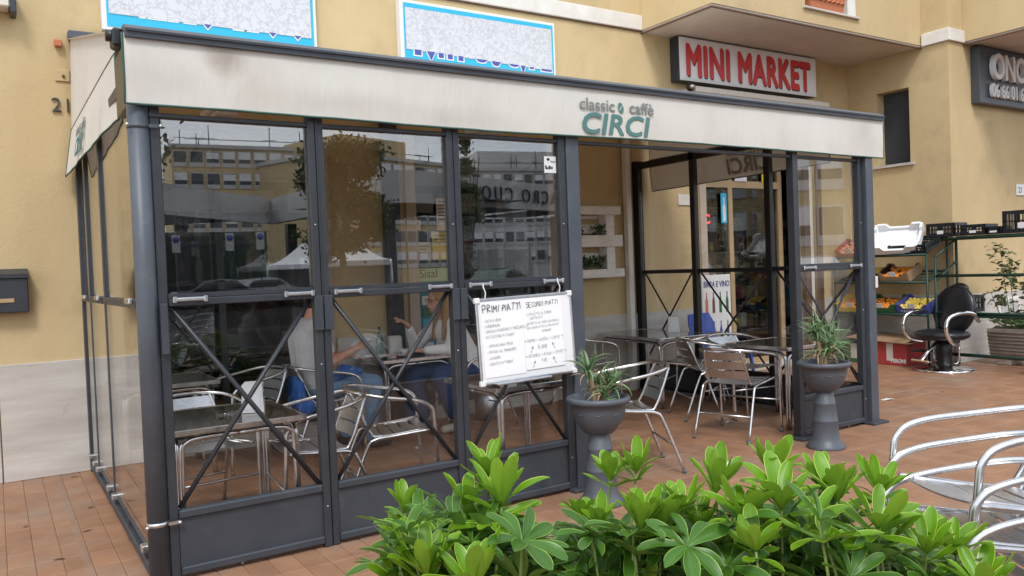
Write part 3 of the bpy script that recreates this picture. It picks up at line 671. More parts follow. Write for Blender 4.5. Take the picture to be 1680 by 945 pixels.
# rounded hem with green piping
hem = [Vector(vz(i/80, 1.0)) + Vector((0, -.001, -.004)) for i in range(81)]
P(aw, 'piping', MB().tube([Vector(vz(0, j/6)) for j in range(6)] + hem + [Vector(vz(1, 1-j/6)) for j in range(1, 6)], .006, 5), FABRIC_E)
P(aw, 'front_bar', MB().prism([(FY-.085, 2.592), (FY-.09, 2.630), (FY-.05, 2.655), (FY+.05, 2.655), (FY+.05, 2.592)], .565, 6.50, 'x'), BLUEG)
P(aw, 'front_bar_lip', MB().box(.57, FY-.097, 2.616, 6.495, FY-.0905, 2.626), FRAME)
P(aw, 'end_cap', MB().bbox(.520, FY-.02, 2.56, .562, FY+.09, 2.645, .01), BLACK)
P(aw, 'dark_gap_panel', MB().bbox(.572, FY+.05, 2.29, .60, FY+.36, 2.585, .004), LEATHER)  # added black box standing in for the dark gap between side cloth and valance
P(aw, 'end_hinge', MB().lathe([(.028, 0), (.028, .05)], 12, M=Matrix.Translation((.50, FY+.05, 2.62)) @ Matrix.Rotation(R(90), 4, 'Y')), BLACK)
P(aw, 'wall_bar', MB().bbox(.57, WY-.10, 3.335, 6.55, WY-.001, 3.40, .01), BLUEG)
# sloping sides: triangle and flared valance
def side_cloth(xs, flare, y0, y1):
    tri = MB()
    def zt(y): return zroof(y)+.004
    n = 10; vs = []; F = []
    for i in range(n+1):
        y = y0+(y1-y0)*i/n; vs += [(xs, y, zt(y)), (xs-flare*.3*(y-y0)/(y1-y0), y, 2.645)]
    F = [(2*i, 2*i+2, 2*i+3, 2*i+1) for i in range(n)]
    tri.add(vs, F, True); P(aw, 'side_gusset', tri, FABRIC)
    def f(u, v):
        y = y0+(y1-y0)*u; w = .003*math.sin(y*7)+.002*math.sin(y*17)
        return (xs-flare*(.3+.7*v)*u**.7+w*v, y, 2.643+(2.30-2.643)*v-.02*u*v)
    P(aw, 'side_valance', cloth(40, 8, f), FABRIC)
    P(aw, 'piping', MB().tube([f(0, j/5) for j in range(6)] + [f(i/30, 1) for i in range(1, 31)] + [f(1, 1-j/5) for j in range(1, 6)], .006, 5), FABRIC_E)
    P(aw, 'seam', MB().tube([f(i/20, 0) for i in range(21)], .004, 5), BROWNW)
    return f
fl_ = side_cloth(.585, .075, 4.62, 7.03)
fr_ = side_cloth(6.47, -.05, 4.62, 7.03)
# printed logo: plain characters, coffee bean, big word
def logo(M, s, k=1.):
    text(aw, 'logo_small', 'classic', .150*s, PRINT2, M @ Matrix.Translation((0, .215*s, 0)), .0006, sx=.92*k, bold=.0015)
    text(aw, 'logo_small', 'caffè', .152*s, PRINT2, M @ Matrix.Translation((.49*s*k, .215*s, 0)), .0006, sx=.92*k, bold=.0015)
    b = MB(); b.prism([(.405*s*k+.038*s*math.cos(a)*.8-.016*s*math.sin(a), .255*s+.048*s*math.sin(a)+.012*s*math.cos(a)) for a in [i*math.pi/6 for i in range(12)]], 0, .0012, 'z', M=M); P(aw, 'logo_bean', b, PRINT)
    b = MB(); b.prism([(.382*s*k, .230*s), (.388*s*k, .228*s), (.428*s*k, .280*s), (.422*s*k, .282*s)], .0012, .002, 'z', M=M); P(aw, 'logo_bean_groove', b, FABRIC)
    text(aw, 'logo_word', 'CIRCI', .268*s, PRINT, M, .0006, bold=.007*s, sx=1.0*k, shear=.18, space=1.02)
logo(face_ny(3.20, FY-.083, 2.303), .70, 1.22)
logo(Matrix.Translation((.514, 6.35, 2.335)) @ Matrix.Rotation(R(-88.6), 4, 'Z') @ Matrix.Rotation(R(90-7), 4, 'X'), .66, .95)
MR = Matrix.Translation((6.512, 5.26, 2.335)) @ Matrix.Rotation(R(90), 4, 'Z') @ Matrix.Rotation(R(90), 4, 'X'); logo(MR, .85)
GHOST = mat('print_seen_through', (.38, .35, .30), .9)
for nm_, tx_, sz_, ox_, oy_ in (('print_shadow', 'CIRCI', .228, 0, 0), ('print_shadow', 'classic caffè', .125, 0, .185)):
    text(aw, nm_, tx_, sz_, GHOST, Matrix.Translation((6.462, 5.26, 2.335+oy_)) @ Matrix.Rotation(R(90), 4, 'Z') @ Matrix.Rotation(R(90), 4, 'X'), .0006, bold=.004 if oy_ == 0 else .001, shear=.18 if oy_ == 0 else 0)
for x, y in ((1.42, 5.95), (3.62, 5.95)):
    l = thing('ceiling_light', 'unlit white strip light under the awning roof above the %s tables' % ('left' if x < 2 else 'right hand'), 'light', (x, y, 2.62), group='strip lights under the awning')
    P(l, 'tray', MB().bbox(-.10, -.20, 0, .10, .20, .05, .01), WPLAST); P(l, 'diffuser', MB().bbox(-.08, -.18, -.03, .08, .18, -.001, .012), SIGNW)
    P(l, 'hanger', MB().tube([(0, 0, .05), (0, 0, .42)], .006, 6), GALV)

# ------------------------------------------------------------------ whiteboard menu
wb = thing('menu_whiteboard', 'whiteboard with handwritten menu hung on the terrace front', 'menu board', (2.735, FY-.075, 1.025), (R(-2), R(-1.2), 0)); wb.scale = (.935, 1, 1)
P(wb, 'board', MB().bbox(-.365, -.008, -.25, .365, .008, .25, .003), WBOARD)
fb = MB(); fb.bbox(-.375, -.013, .238, .375, .012, .258, .006); fb.bbox(-.375, -.013, -.258, .375, .012, -.238, .006); fb.bbox(-.378, -.0135, -.255, -.358, .0125, .255, .006); fb.bbox(.358, -.0135, -.255, .378, .0125, .255, .006)
P(wb, 'frame', fb, ALU_SLAT)
for sx in (-1, 1):
    for sz in (-1, 1): P(wb, 'corner_cap', MB().bbox(sx*.362-.020, -.016, sz*.245-.018, sx*.362+.020, .014, sz*.245+.018, .006), WPLAST)
P(wb, 'pen_tray', MB().bbox(-.28, -.055, -.262, .14, -.014, -.250, .003), ALU_SLAT)
P(wb, 'paper_sheet', MB().box(-.345, -.0100, -.012, -.02, -.0085, .232), PAPER)
P(wb, 'paper_sheet', MB().box(-.342, -.0112, -.215, -.03, -.0102, -.004), PAPER)
P(wb, 'paper_sheet', MB().box(-.028, -.0124, -.005, .285, -.0113, .236), PAPER)
P(wb, 'paper_sheet', MB().box(-.030, -.0136, -.20, .283, -.0125, .006), PAPER)
for sx in (-.30, .285):
    P(wb, 'hook', MB().tube([(sx, 0, .25), (sx+.006, -.004, .29), (sx-.004, .0, .325), (sx+.01, .02, .345)], .004, 5, sub=4), WPLAST)
GLY = {'A': ['0,0 2,6 4,0', '1,2 3,2'], 'B': ['0,0 0,6 2.6,5.6 2.6,3.6 0,3.2', '0,3.2 3.2,2.6 3,.5 0,0'], 'C': ['3.6,5 2,6 .4,4.6 .2,2 1.4,.1 3.6,.8'], 'D': ['0,0 0,6 2.6,5.2 3.6,3 2.4,.6 0,0'], 'E': ['3.4,6 0,5.8 .1,0 3.4,.2', '.1,3 2.6,3.2'],
 'F': ['.2,0 .2,5.9 3.4,6', '.2,3.1 2.4,3.2'], 'G': ['3.6,5 2,6 .3,4.4 .3,1.6 1.8,0 3.6,.9 3.6,2.8 2.2,2.8'], 'H': ['.2,0 .2,6', '3.4,0 3.4,6', '.2,3 3.4,3.2'], 'I': ['1,0 1.1,6'], 'L': ['.3,6 .2,.1 3.2,.2'], 'M': ['0,0 .4,6 2.2,2.4 3.9,6 4.2,0'],
 'N': ['.2,0 .3,6 3.4,.2 3.5,6'], 'O': ['1.8,0 .2,1.6 .2,4.4 1.8,6 3.4,4.6 3.5,1.6 1.8,0'], 'P': ['.2,0 .3,6 2.8,5.8 3.2,4.2 2.4,3 .3,2.8'], 'Q': ['1.8,0 .2,1.6 .2,4.4 1.8,6 3.4,4.6 3.5,1.6 1.8,0', '2.2,1.4 3.9,-.4'], 'R': ['.2,0 .3,6 2.8,5.8 3,4 .3,3 3.4,0'],
 'S': ['3.2,5.4 1.8,6 .4,4.8 1.2,3.4 2.8,2.6 3.2,1 1.6,0 .2,.8'], 'T': ['1.8,0 1.9,5.9', '0,5.8 3.8,6'], 'U': ['.2,6 .3,1.4 1.8,0 3.2,1.2 3.4,6'], 'V': ['0,6 1.8,0 3.6,6'], 'X': ['0,0 3.4,6', '0,6 3.4,0'], 'Z': ['.2,6 3.4,5.9 .1,.1 3.6,.2'], '-': ['.4,3 2.4,3.1'], '+': ['.3,3 2.7,3', '1.5,1.6 1.5,4.4'],
 '*': ['.4,1.6 2.6,4.4', '.4,4.4 2.6,1.6', '1.5,1 1.5,5'], '(': ['1.6,6.4 .6,4.4 .6,1.6 1.6,-.4'], ')': ['.4,6.4 1.4,4.4 1.4,1.6 .4,-.4'], '.': ['.6,0 .9,.5'], "'": ['.8,6.4 .7,4.8'], '0': ['1.6,0 .2,1.8 .3,4.4 1.7,6 3,4.4 3,1.6 1.6,0'], '6': ['2.8,6 .8,4 .2,1.8 1.4,0 3,1 2.6,2.9 .5,2.4'], '7': ['.2,5.9 3.2,6 1.2,0', '.8,3 2.8,3.2'], '€': ['3.6,5.2 2.2,6 .7,4.4 .6,1.6 2,0 3.6,.8', '0,3.6 2.6,3.7', '0,2.5 2.4,2.6']}
def hand(body, x, z, s, w=None):
    hr = random.Random(len(body)*7+int(z*1000)); mb = MB(); u = s/9.2; w = w or s*.050; cx_ = 0; tilt_ = R(1.2+hr.uniform(-.6, .9)); ct, st2 = math.cos(tilt_), math.sin(tilt_)
    for ch in body:
        if ch == ' ': cx_ += 2.9*u; continue
        sc_ = hr.uniform(.86, 1.10)*(1.25 if (cx_ == 0 and s > .03) else 1); dy_ = hr.uniform(-.5, .5)*u; sh_ = hr.uniform(.0, .22); a0 = hr.uniform(-.12, .12); mxw = 0
        for stn in GLY.get(ch, []):
            pts = []
            for q in stn.split():
                a_, b_ = map(float, q.split(',')); mxw = max(mxw, a_); a_ = a_*sc_+b_*sh_+hr.uniform(-.22, .22); b_ = b_*sc_+hr.uniform(-.22, .22)
                X_, Z_ = cx_+(a_*math.cos(a0)-b_*math.sin(a0))*u, (a_*math.sin(a0)+b_*math.cos(a0))*u+dy_; pts.append(Vector((x+X_*ct-Z_*st2, -.0146, z+X_*st2+Z_*ct)))
            if len(pts) > 3: pts = catmull(pts, 3)
            for p_, q_ in zip(pts, pts[1:]):
                d_ = (q_-p_); 
                if d_.length < 1e-5: continue
                d_.normalize(); n_ = Vector((-d_.z, 0, d_.x))*w*.5; e_ = d_*w*.3
                mb.add([p_-e_-n_, q_+e_-n_, q_+e_+n_, p_-e_+n_], [(0, 1, 2, 3)])
        cx_ += (mxw*sc_+1.15)*u
    obj('handwriting', mb.mesh('handwriting', INK), wb)
hand('PRIMI PIATTI', -.33, .172, .058, .0042); hand('SECONDI PIATTI', .0, .180, .043, .0028)
for i, t_ in enumerate(['- CACIO E PEPE', '- CARBONARA', '- GNOCCHI POMODORO E MOZZARELLA', '- FETTUCCINE AI FUNGHI']): hand(t_, -.335, .115-i*.032, .0235)
for i, t_ in enumerate(['- AMATRICIANA (MAX)', '- RAVIOLI AL POMODORO', '- LASAGNA', '- RISOTTO AI FUNGHI']): hand(t_, -.320, -.035-i*.036, .0235)
hand('- COTOLETTE AL FORNO', -.015, .128, .0225); hand('CON PATATE', .02, .104, .0215)
hand('- POLPETTE AL SUGO CON PISELLI', -.018, .072, .021); hand('- BOCCONCINI DI POLLO CON PATATE', -.015, .046, .019); hand('IN BIANCO', .11, .022, .0205)
hand("* PRIMO + ACQUA + CAFFE' *", -.03, -.035, .0285); hand('6.00€', .07, -.078, .036)
hand("* SECONDO + ACQUA + CAFFE' *", -.03, -.128, .0265); hand('7.00', .09, -.162, .030)
for (x, z, a) in ((.0, -.10, 60), (.20, -.09, 120), (.01, -.19, 60), (.20, -.18, 120)):
    d = Vector((math.cos(R(a)), 0, math.sin(R(a)))); p = Vector((x+.01, -.0145, z)); q = p + d*.045
    ar = MB().tube([p, q], .0011, 4)
    for s_ in (150, -150):
        e = Vector((math.cos(R(a+s_)), 0, math.sin(R(a+s_)))); ar.tube([q, q+e*.016], .0011, 4)
    P(wb, 'arrow', ar, INK)
st = thing('notice_sticker', 'small white notice sticker in the corner of the third upper pane', 'sticker')
P(st, 'sheet', MB().box(2.965, FY-.0035, 2.045, 3.055, FY+.0025, 2.15), SIGNW)
pm = MB(); pm.prism([(2.975+q*.022+.007*math.cos(a), 2.085+.008*math.sin(a)) for q in (0,) for a in [i*math.pi/4 for i in range(8)]], FY-.005, FY-.0036)
pm.box(2.972, FY-.005, 2.068, 2.992, FY-.0036, 2.080); pm.box(2.996, FY-.005, 2.068, 3.012, FY-.0036, 2.09); pm.box(3.016, FY-.005, 2.07, 3.028, FY-.0036, 2.085)
pm.prism([(2.995+.012*math.cos(a), 2.13+.009*math.sin(a)) for a in [i*math.pi/4 for i in range(8)]], FY-.005, FY-.0036)
P(st, 'pictogram', pm, INK)
text(st, 'small_print', 'MAX 2', .018, INK, face_ny(3.012, FY-.005, 2.11), .0003)

# ------------------------------------------------------------------ chairs
def chair_parts():
    r = .0125; out = []
    half = [(.245, .265, .02), (.225, .268, .50), (.205, .270, .605), (.12, .272, .655), (-.08, .268, .69), (-.22, .215, .718), (-.285, .10, .730), (-.295, 0, .732)]
    full = half + [(x, -y, z) for x, y, z in half[::-1][1:]]
    out.append(('arm_rail', MB().tube(full, r, 8, sub=5), ALU))
    for s in (-1, 1):
        out.append(('back_leg', MB().tube([(-.33, .235*s, .02), (-.20, .225*s, .36), (-.15, .222*s, .425), (-.02, .222*s, .440), (.215, .236*s, .462)], r*.92, 8, sub=4), ALU))
        out.append(('foot_cap', MB().lathe([(.0145, 0), (.0145, .03)], 8, (-.335, .2355*s, 0)), FOOTCAP)); out.append(('foot_cap', MB().lathe([(.0145, 0), (.0145, .03)], 8, (.246, .265*s, 0)), FOOTCAP))
        out.append(('back_upright', MB().tube([(.19, .185*s, .462), (-.10, .185*s, .437), (-.165, .18*s, .47), (-.235, .17*s, .63), (-.272, .150*s, .722)], r*.85, 6, sub=4), ALU))
    out.append(('stretcher', MB().tube([(-.262, -.228, .20), (-.262, .228, .20)], .008, 6), ALU)); out.append(('stretcher', MB().tube([(.237, -.264, .27), (.237, .264, .27)], .008, 6), ALU))
    for k in range(5):
        x = .18 - k*.075; z = .466 - .010*math.sin((k+.5)/5*math.pi) - k*.003
        m = MB(); n = 6
        for i in range(n):
            y0 = -.19+.38*i/n; y1 = -.19+.38*(i+1)/n; c0 = -.010*math.sin(math.pi*i/n); c1 = -.010*math.sin(math.pi*(i+1)/n)
            m.add([(x-.030, y0, z+c0), (x+.030, y0, z+c0), (x+.030, y1, z+c1), (x-.030, y1, z+c1), (x-.030, y0, z+c0-.006), (x+.030, y0, z+c0-.006), (x+.030, y1, z+c1-.006), (x-.030, y1, z+c1-.006)], [(0,1,2,3),(7,6,5,4),(0,4,5,1),(2,6,7,3),(1,5,6,2),(3,7,4,0)], False)
        out.append(('seat_slat', m, ALU_SLAT))
    for k in range(3):
        t0 = .488+k*.077; h = .066; m = MB(); n = 6
        for i in range(n):
            y0 = -.172+.344*i/n; y1 = -.172+.344*(i+1)/n; c0 = -.022*math.sin(math.pi*i/n); c1 = -.022*math.sin(math.pi*(i+1)/n)
            xa = -.178-(t0-.488)*.40; xb = xa-h*.40
            m.add([(xa+c0, y0, t0), (xb+c0, y0, t0+h), (xb+c1, y1, t0+h), (xa+c1, y1, t0), (xa+c0-.005, y0, t0), (xb+c0-.005, y0, t0+h), (xb+c1-.005, y1, t0+h), (xa+c1-.005, y1, t0)], [(0,1,2,3),(7,6,5,4),(0,4,5,1),(2,6,7,3),(1,5,6,2),(3,7,4,0)], False)
        out.append(('back_slat', m, ALU_SLAT))
    return [(n_, fixn(m.mesh(n_, mt))) for n_, m, mt in out]
CHAIR = chair_parts()
def chair(label, x, y, ang, z=0, tilt=(0, 0), group='aluminium bistro armchairs on the terrace'):
    c = thing('bistro_armchair', label, 'chair', (x, y, z), (R(tilt[0]), R(tilt[1]), R(ang)), group)
    for n_, me in CHAIR: obj(n_, me, c)
    return c
chair('aluminium armchair standing in the terrace entrance behind the left planter, its back to the right', 3.72, 4.36, 155)
chair('aluminium armchair in the middle of the entrance seen from behind its slatted back', 5.16, 4.62, 17)
chair('aluminium armchair at the long table with a napkin holder, its back toward the entrance', 5.84, 5.82, 118)
chair('aluminium armchair against the travertine base below the pallet shelf', 5.16, 6.62, -12)
chair('aluminium armchair at the table behind the right glass panel, half hidden by the middle chair', 5.62, 5.36, -25)
chair('aluminium armchair right of the front left table, next to the first post', 1.56, 4.66, 176)
chair('aluminium armchair behind the front left table, facing the street', 1.02, 5.14, -84)
chair('aluminium armchair at the rear left table by the bar window', 1.62, 6.42, 190)
chair('aluminium armchair with empty seat between the cross braces of the second panel', 2.12, 4.80, -14)
chair('aluminium armchair the man in the grey shirt sits on', 2.24, 6.42, 2)
chair('aluminium armchair the woman with blond hair sits on', 3.68, 6.46, 182)
chair('aluminium armchair behind the right end table, seen through the right glass panel', 5.86, 5.20, -90+180+170)
# the stack in the right foreground
for k in range(3):
    lab = ['bottom chair of the stack in the right foreground', 'middle chair of the stack in the right foreground', 'topmost chair of the stack in the right foreground'][k]
    chair(lab, 2.69+.02*(k-2), 1.345, 146.8, z=.10*k if k else .0, tilt=((0, 0), (2, -2), (4.0, -4.0))[k], group='stacked aluminium armchairs in the foreground')
bc = thing('blue_plastic_chair', 'blue plastic garden chair outside the side glass near the bottle poster', 'chair', (6.90, 6.36, 0), (0, 0, R(-80)))
sb = cloth(6, 6, lambda u, v: (-.2+.42*u, -.22+.44*v, .43-.02*math.sin(u*math.pi)*math.sin(v*math.pi)+.01*u)); sb2 = MB().add([(x, y, z-.012) for x, y, z in sb.v], sb.f, True); sb.add(sb2.v, sb2.f, True)
P(bc, 'seat', sb, BLUEP)
def bb_(u, v, d=0):
    w = .20+.05*math.sin(v*2.2)-.05*max(0, v-.75)*3; return (-.20-.13*v-.03*math.cos((u-.5)*3)+d, (u-.5)*2*w, .42+.42*v)
sb = cloth(8, 8, lambda u, v: bb_(u, v)); q_ = cloth(8, 8, lambda u, v: bb_(u, v, .012)); sb.add(q_.v, q_.f, True); P(bc, 'backrest', sb, BLUEP)
for sx in (-.2, .2):
    for sy in (-.21, .21): P(bc, 'leg', MB().tube([(sx, sy, .42), (sx*1.25, sy*1.15, 0)], .022, 6, r1=.016), BLUEP)

# ------------------------------------------------------------------ tables
def table(label, x, y, ang, w=.70, d=.70, h=.70):
    t = thing('bistro_table', label, 'table', (x, y, 0), (0, 0, R(ang)), 'aluminium edged square tables on the terrace')
    P(t, 'tabletop', MB().bbox(-w/2+.012, -d/2+.012, h-.022, w/2-.012, d/2-.012, h, .002), TABLETOP)
    e = MB()
    for (a, b, c, f) in ((-w/2, -d/2, w/2, -d/2+.013), (-w/2, d/2-.013, w/2, d/2), (-w/2, -d/2+.013, -w/2+.013, d/2-.013), (w/2-.013, -d/2+.013, w/2, d/2-.013)): e.bbox(a, b, h-.030, c, f, h+.002, .004)
    n = int(w/.022)
    for i in range(n):
        xx = -w/2+.012+i*(w-.024)/n
        for yy in (-d/2-.0015, d/2-.0015): e.box(xx, yy, h-.022, xx+.012, yy+.003, h-.008)
    n = int(d/.022)
    for i in range(n):
        xx = -d/2+.012+i*(d-.024)/n
        for yy in (-w/2-.0015, w/2-.0015): e.box(yy, xx, h-.022, yy+.003, xx+.012, h-.008)
    P(t, 'ribbed_edge', e, ALU)
    hx, hy = w/2-.045, d/2-.045; r = .0135; zt = h-.052
    for sx in (-1, 1):
        for sy in (-1, 1):
            P(t, 'leg', MB().tube([(hx*sx, (hy-.016)*sy, 0), (hx*sx, (hy-.016)*sy, zt-.11), (hx*sx, (hy-.04)*sy, zt-.02), (hx*sx, (hy-.13)*sy, zt), (hx*sx, 0, zt)], r, 8, sub=4)
              .tube([((hx-.016)*sx, hy*sy, 0), ((hx-.016)*sx, hy*sy, zt-.11), ((hx-.04)*sx, hy*sy, zt-.02), ((hx-.13)*sx, hy*sy, zt), (0, hy*sy, zt)], r, 8, sub=4), ALU)
    return t
table('front left table pressed against the first glass panel, with ashtray and napkin holder', 1.05, 4.63, 0)
table('rear left table by the bar window, partly hidden by chairs', 1.05, 6.62, 0)
table('table between the man and the woman', 3.11, 6.72, 0)
table('table right behind the whiteboard', 2.96, 4.63, 0)
table('long table below the pallet shelf with one napkin holder', 5.86, 6.38, -4, .72, 1.1)
table('table behind the right glass panel', 5.86, 4.73, 0)
table('outdoor table in the street seen only as a reflection in the first panel', 2.45, -.1, 0)
chair('aluminium armchair out in front by the reflected street table', 1.6, -.3, 0)

def napkin(label, x, y, z, ang):
    t = thing('napkin_holder', label, 'napkin holder', (x, y, z), (0, 0, R(ang)), 'white napkin holders on the tables')
    P(t, 'body', MB().prism([(-.06, 0), (.06, 0), (.054, .155), (.045, .165), (-.045, .165), (-.054, .155)], -.045, .045), WPLAST)
    P(t, 'napkins', MB().bbox(-.040, -.0475, .02, .040, -.0455, .135, .0008), PAPER)
    text(t, 'print', 'CIRCI', .03, PRINT, face_px(.0585, -.033, .085), .0006)
napkin('white napkin holder on the front left table behind the glass', 1.20, 4.60, .702, -20)
napkin('white napkin holder between the man and the woman', 3.10, 6.86, .702, -10)
napkin('white napkin holder on the long table near the blue chair', 6.08, 6.30, .702, -40)
napkin('white napkin holder on the street table, a reflection only', 2.62, .0, .702, 150)
a = thing('ashtray', 'round glass ashtray on the front left table', 'ashtray', (1.03, 4.50, .702))
P(a, 'bowl', MB().lathe([(.045, 0), (.052, .0), (.058, .035), (.050, .036), (.043, .012), (.001, .010)], 16), CLEARP)
a = thing('beer_bottle', 'green beer bottle standing on the table between the couple', 'bottle', (2.98, 6.93, .702))
P(a, 'glass_body', MB().lathe([(.030, 0), (.031, .01), (.031, .14), (.013, .19), (.012, .24), (.014, .245), (.014, .255)], 14), BGLASS)
P(a, 'label', MB().lathe([(.0317, .04), (.0317, .11)], 14, cap=False), CARDG)
a = thing('coffee_cup', 'white coffee cup on a saucer beside the napkin holder', 'cup', (3.10, 6.66, .702))
P(a, 'saucer', MB().lathe([(.02, 0), (.065, .012), (.063, .015), (.02, .005), (.001, .005)], 16), WPLAST)
P(a, 'cup', MB().lathe([(.02, .006), (.033, .03), (.038, .055), (.035, .055), (.03, .03), (.001, .012)], 16), WPLAST)
P(a, 'handle', MB().tube([(.035, 0, .048), (.055, 0, .042), (.05, 0, .025), (.032, 0, .024)], .004, 5, sub=3), WPLAST)
a = thing('cigarette_packet', 'red and white cigarette packet on the couple\'s table', 'packet', (2.92, 6.52, .702), (0, 0, R(30)))
P(a, 'carton', MB().bbox(-.045, -.028, 0, .045, .028, .022, .002), CARDW); P(a, 'lid', MB().bbox(.012, -.0285, -.0003, .0455, .0285, .0225, .002), REDP)
a = thing('newspaper', 'open newspaper lying on the couple\'s table in front of the man', 'newspaper', (2.90, 6.66, .702), (0, 0, R(12)))
P(a, 'page', cloth(6, 4, lambda u, v: (-.13+.16*u, -.14+.28*v, .012+.012*math.sin(u*3))), PAPER); P(a, 'page', cloth(6, 4, lambda u, v: (.032+.14*u, -.14+.28*v, .014-.008*u)), PAPER)
a = thing('plastic_visor', 'clear curved plastic shield standing on the couple\'s table beside the man', 'plastic shield', (2.72, 6.44, .72))
P(a, 'shield', cloth(14, 4, lambda u, v: (-.26+.42*u, -.02+.03*v, .02+v*(.20*math.sin(math.pi*min(1, u*.93+.05))))), CLEARP)
P(a, 'rim', MB().tube([(-.26+.42*u/14, .012, .02+.20*math.sin(math.pi*min(1, u/14*.93+.05))) for u in range(15)], .003, 5), WPLAST)
a = thing('condiment_box', 'grey tray with small boxes on the table behind the whiteboard', 'tray', (3.0, 4.72, .702))
P(a, 'tray', MB().bbox(-.09, -.06, 0, .09, .06, .02, .004), FRAME2); P(a, 'box', MB().bbox(-.07, -.04, .021, .02, .04, .09, .004), WPLAST)
a = thing('waste_bin', 'round pale metal bin beyond the table behind the whiteboard', 'bin', (3.98, 6.72, 0))
P(a, 'drum', MB().lathe([(.10, 0), (.12, .02), (.125, .34), (.115, .34), (.10, .05)], 20), ALU_SLAT)
a = thing('chair_cushion_bag', 'dark blue bag standing beside the napkin holder', 'bag', (3.36, 6.92, .70))
P(a, 'bag_body', MB().ball((0, 0, .085), .085, 12, 8, (1, .6, 1)), NAVY)
for (x, y, s, rz, lb) in ((2.9, 6.0, .05, 20, 'crumpled scrap on the floor inside the second panel'), (4.32, 4.0, .07, 40, 'flattened scrap of paper in front of the entrance'), (5.45, 5.0, .035, 10, 'small scrap under the middle chair'), (7.4, 4.7, .07, -20, 'white scrap lying on the open tiles before the barber chair')):
    a = thing('paper_scrap', lb, 'litter', (x, y, .002), (0, 0, R(rz)))
    P(a, 'scrap', MB().add([(-s, -s*.3, .001), (0, -s*.5, .012), (s, -s*.2, .002), (s*.8, s*.4, .006), (-.1*s, s*.3, .015), (-s*.9, s*.5, .001)], [(0, 1, 4, 5), (1, 2, 3, 4)]), CARDW)

fk = MB().add([(-.022, -.006, .0012), (.004, -.009, .004), (.024, -.003, .0012), (.020, .007, .0012), (-.006, .009, .005), (-.020, .005, .0012)], [(0, 1, 4, 5), (1, 2, 3, 4)]).mesh('dirt_fleck', BROWNW)
for x, y, a_, lb in ((.45, 6.92, 10, 'by the foot of the left wall'), (.40, 5.35, 30, 'beside the joint strip, nearest the street'), (.23, 4.9, -20, 'left of the joint strip'), (.47, 5.9, 60, 'midway along the side frame'), (.1, 5.7, 80, 'farthest left'), (7.1, 5.3, 15, 'just right of the corner post'), (6.9, 3.9, -30, 'before the right corner post, toward the stacked chairs'), (8.2, 4.6, 50, 'in the open, before the barber chair')):
    o = obj('dirt_fleck', fk, loc=(x, y, 0), rot=(0, 0, R(a_)), scale=(1.3, 1.3, 1)); o['category'] = 'litter'; o['group'] = 'dark flecks on the paving'; o['label'] = 'small dark fleck on the tiles ' + lb

# ------------------------------------------------------------------ shop window contents
def paperat(label, x0, x1, z0, z1, m, lines=3, txt=None, tm=INK, ts=.05, y=WY+.095):
    a = thing('window_notice', label, 'notice')
    P(a, 'sheet', MB().box(x0, y-.004, z0, x1, y-.001, z1), m)
    if txt: text(a, 'print', txt, ts, tm, face_ny(x0+.02, y-.0055, z0+(z1-z0)*.35), .0004)
    elif lines:
        l = MB()
        for i in range(lines): l.box(x0+.02, y-.0055, z1-.04-i*.035, x1-.02-.03*(i % 2), y-.0042, z1-.032-i*.035)
        P(a, 'print', l, tm)
    return a
paperat('green and white Sisal sign low in the second shop window', 3.52, 3.92, 1.34, 1.48, mat('pale_green', (.42, .62, .40), .5), txt='Sisal', tm=INK, ts=.12)
a = thing('green_panel', 'green panel directly below the Sisal sign', 'panel'); P(a, 'sheet', MB().box(3.52, WY+.088, 1.27, 3.94, WY+.091, 1.352), mat('sisal_green', (.05, .35, .12), .4))
paperat('yellow poster in the second shop window', 3.70, 3.98, 1.56, 1.84, CARDY, 3)
paperat('tall grey paper above the yellow poster', 3.76, 3.92, 1.86, 2.18, CARDW, 6)
paperat('small white notice at the left edge of the second shop window', 3.50, 3.58, 1.86, 1.96, SIGNW, 2)
paperat('pale notice between the Sisal sign and the yellow poster', 3.53, 3.68, 1.56, 1.74, CARDW, 3)
cd = thing('card_display', 'teal display of phone cards in the second shop window', 'card display')
P(cd, 'board', MB().box(3.52, WY+.06, .62, 3.96, WY+.075, 1.24), mat('teal_board', (.03, .22, .30), .5))
for r_ in range(5):
    for c_ in range(3):
        P(cd, 'card', MB().bbox(3.54+c_*.14, WY+.052, .66+r_*.115, 3.65+c_*.14, WY+.0595, .75+r_*.115, .002), [SIGNW, CYAN, CARDW, SIGNW, CARDG][(r_*3+c_*2) % 5])
sh = thing('bar_shelf', 'dark shelf unit with bottles inside the first shop window', 'shelf')
P(sh, 'side', MB().box(.9, 7.75, 0, .93, 8.05, 2.4), BROWNW); P(sh, 'side', MB().box(2.4, 7.75, 0, 2.43, 8.05, 2.4), BROWNW)
for z in (.5, .95, 1.4, 1.78, 2.1): P(sh, 'board', MB().box(.93, 7.75, z, 2.4, 8.05, z+.03), BROWNW)
BOT = [fixn(MB().lathe([(.036, 0), (.037, .18), (.014, .235), (.013, .30)], 10).mesh('bottle', m_)) for m_ in (BGLASS, mat('brown_bottle', (.08, .03, .012), .15), mat('clear_bottle', (.35, .38, .38), .12), mat('amber_bottle', (.25, .10, .02), .15))]
kk = 0
desc = ['green', 'brown', 'clear', 'amber']
for z in (1.43, 1.81):
    for i in range(9):
        c_ = (i*7+int(z*10)) % 4
        o = obj('wine_bottle', BOT[c_], loc=(1.0+i*.155, 7.88, z)); o['label'] = '%s glass bottle, %s from the left on the %s shelf behind the first shop window' % (desc[c_], ['first', 'second', 'third', 'fourth', 'fifth', 'sixth', 'seventh', 'eighth', 'last'][i], 'lower' if z < 1.6 else 'upper'); o['category'] = 'bottle'; o['group'] = '%s bottles on the bar shelf' % desc[c_]
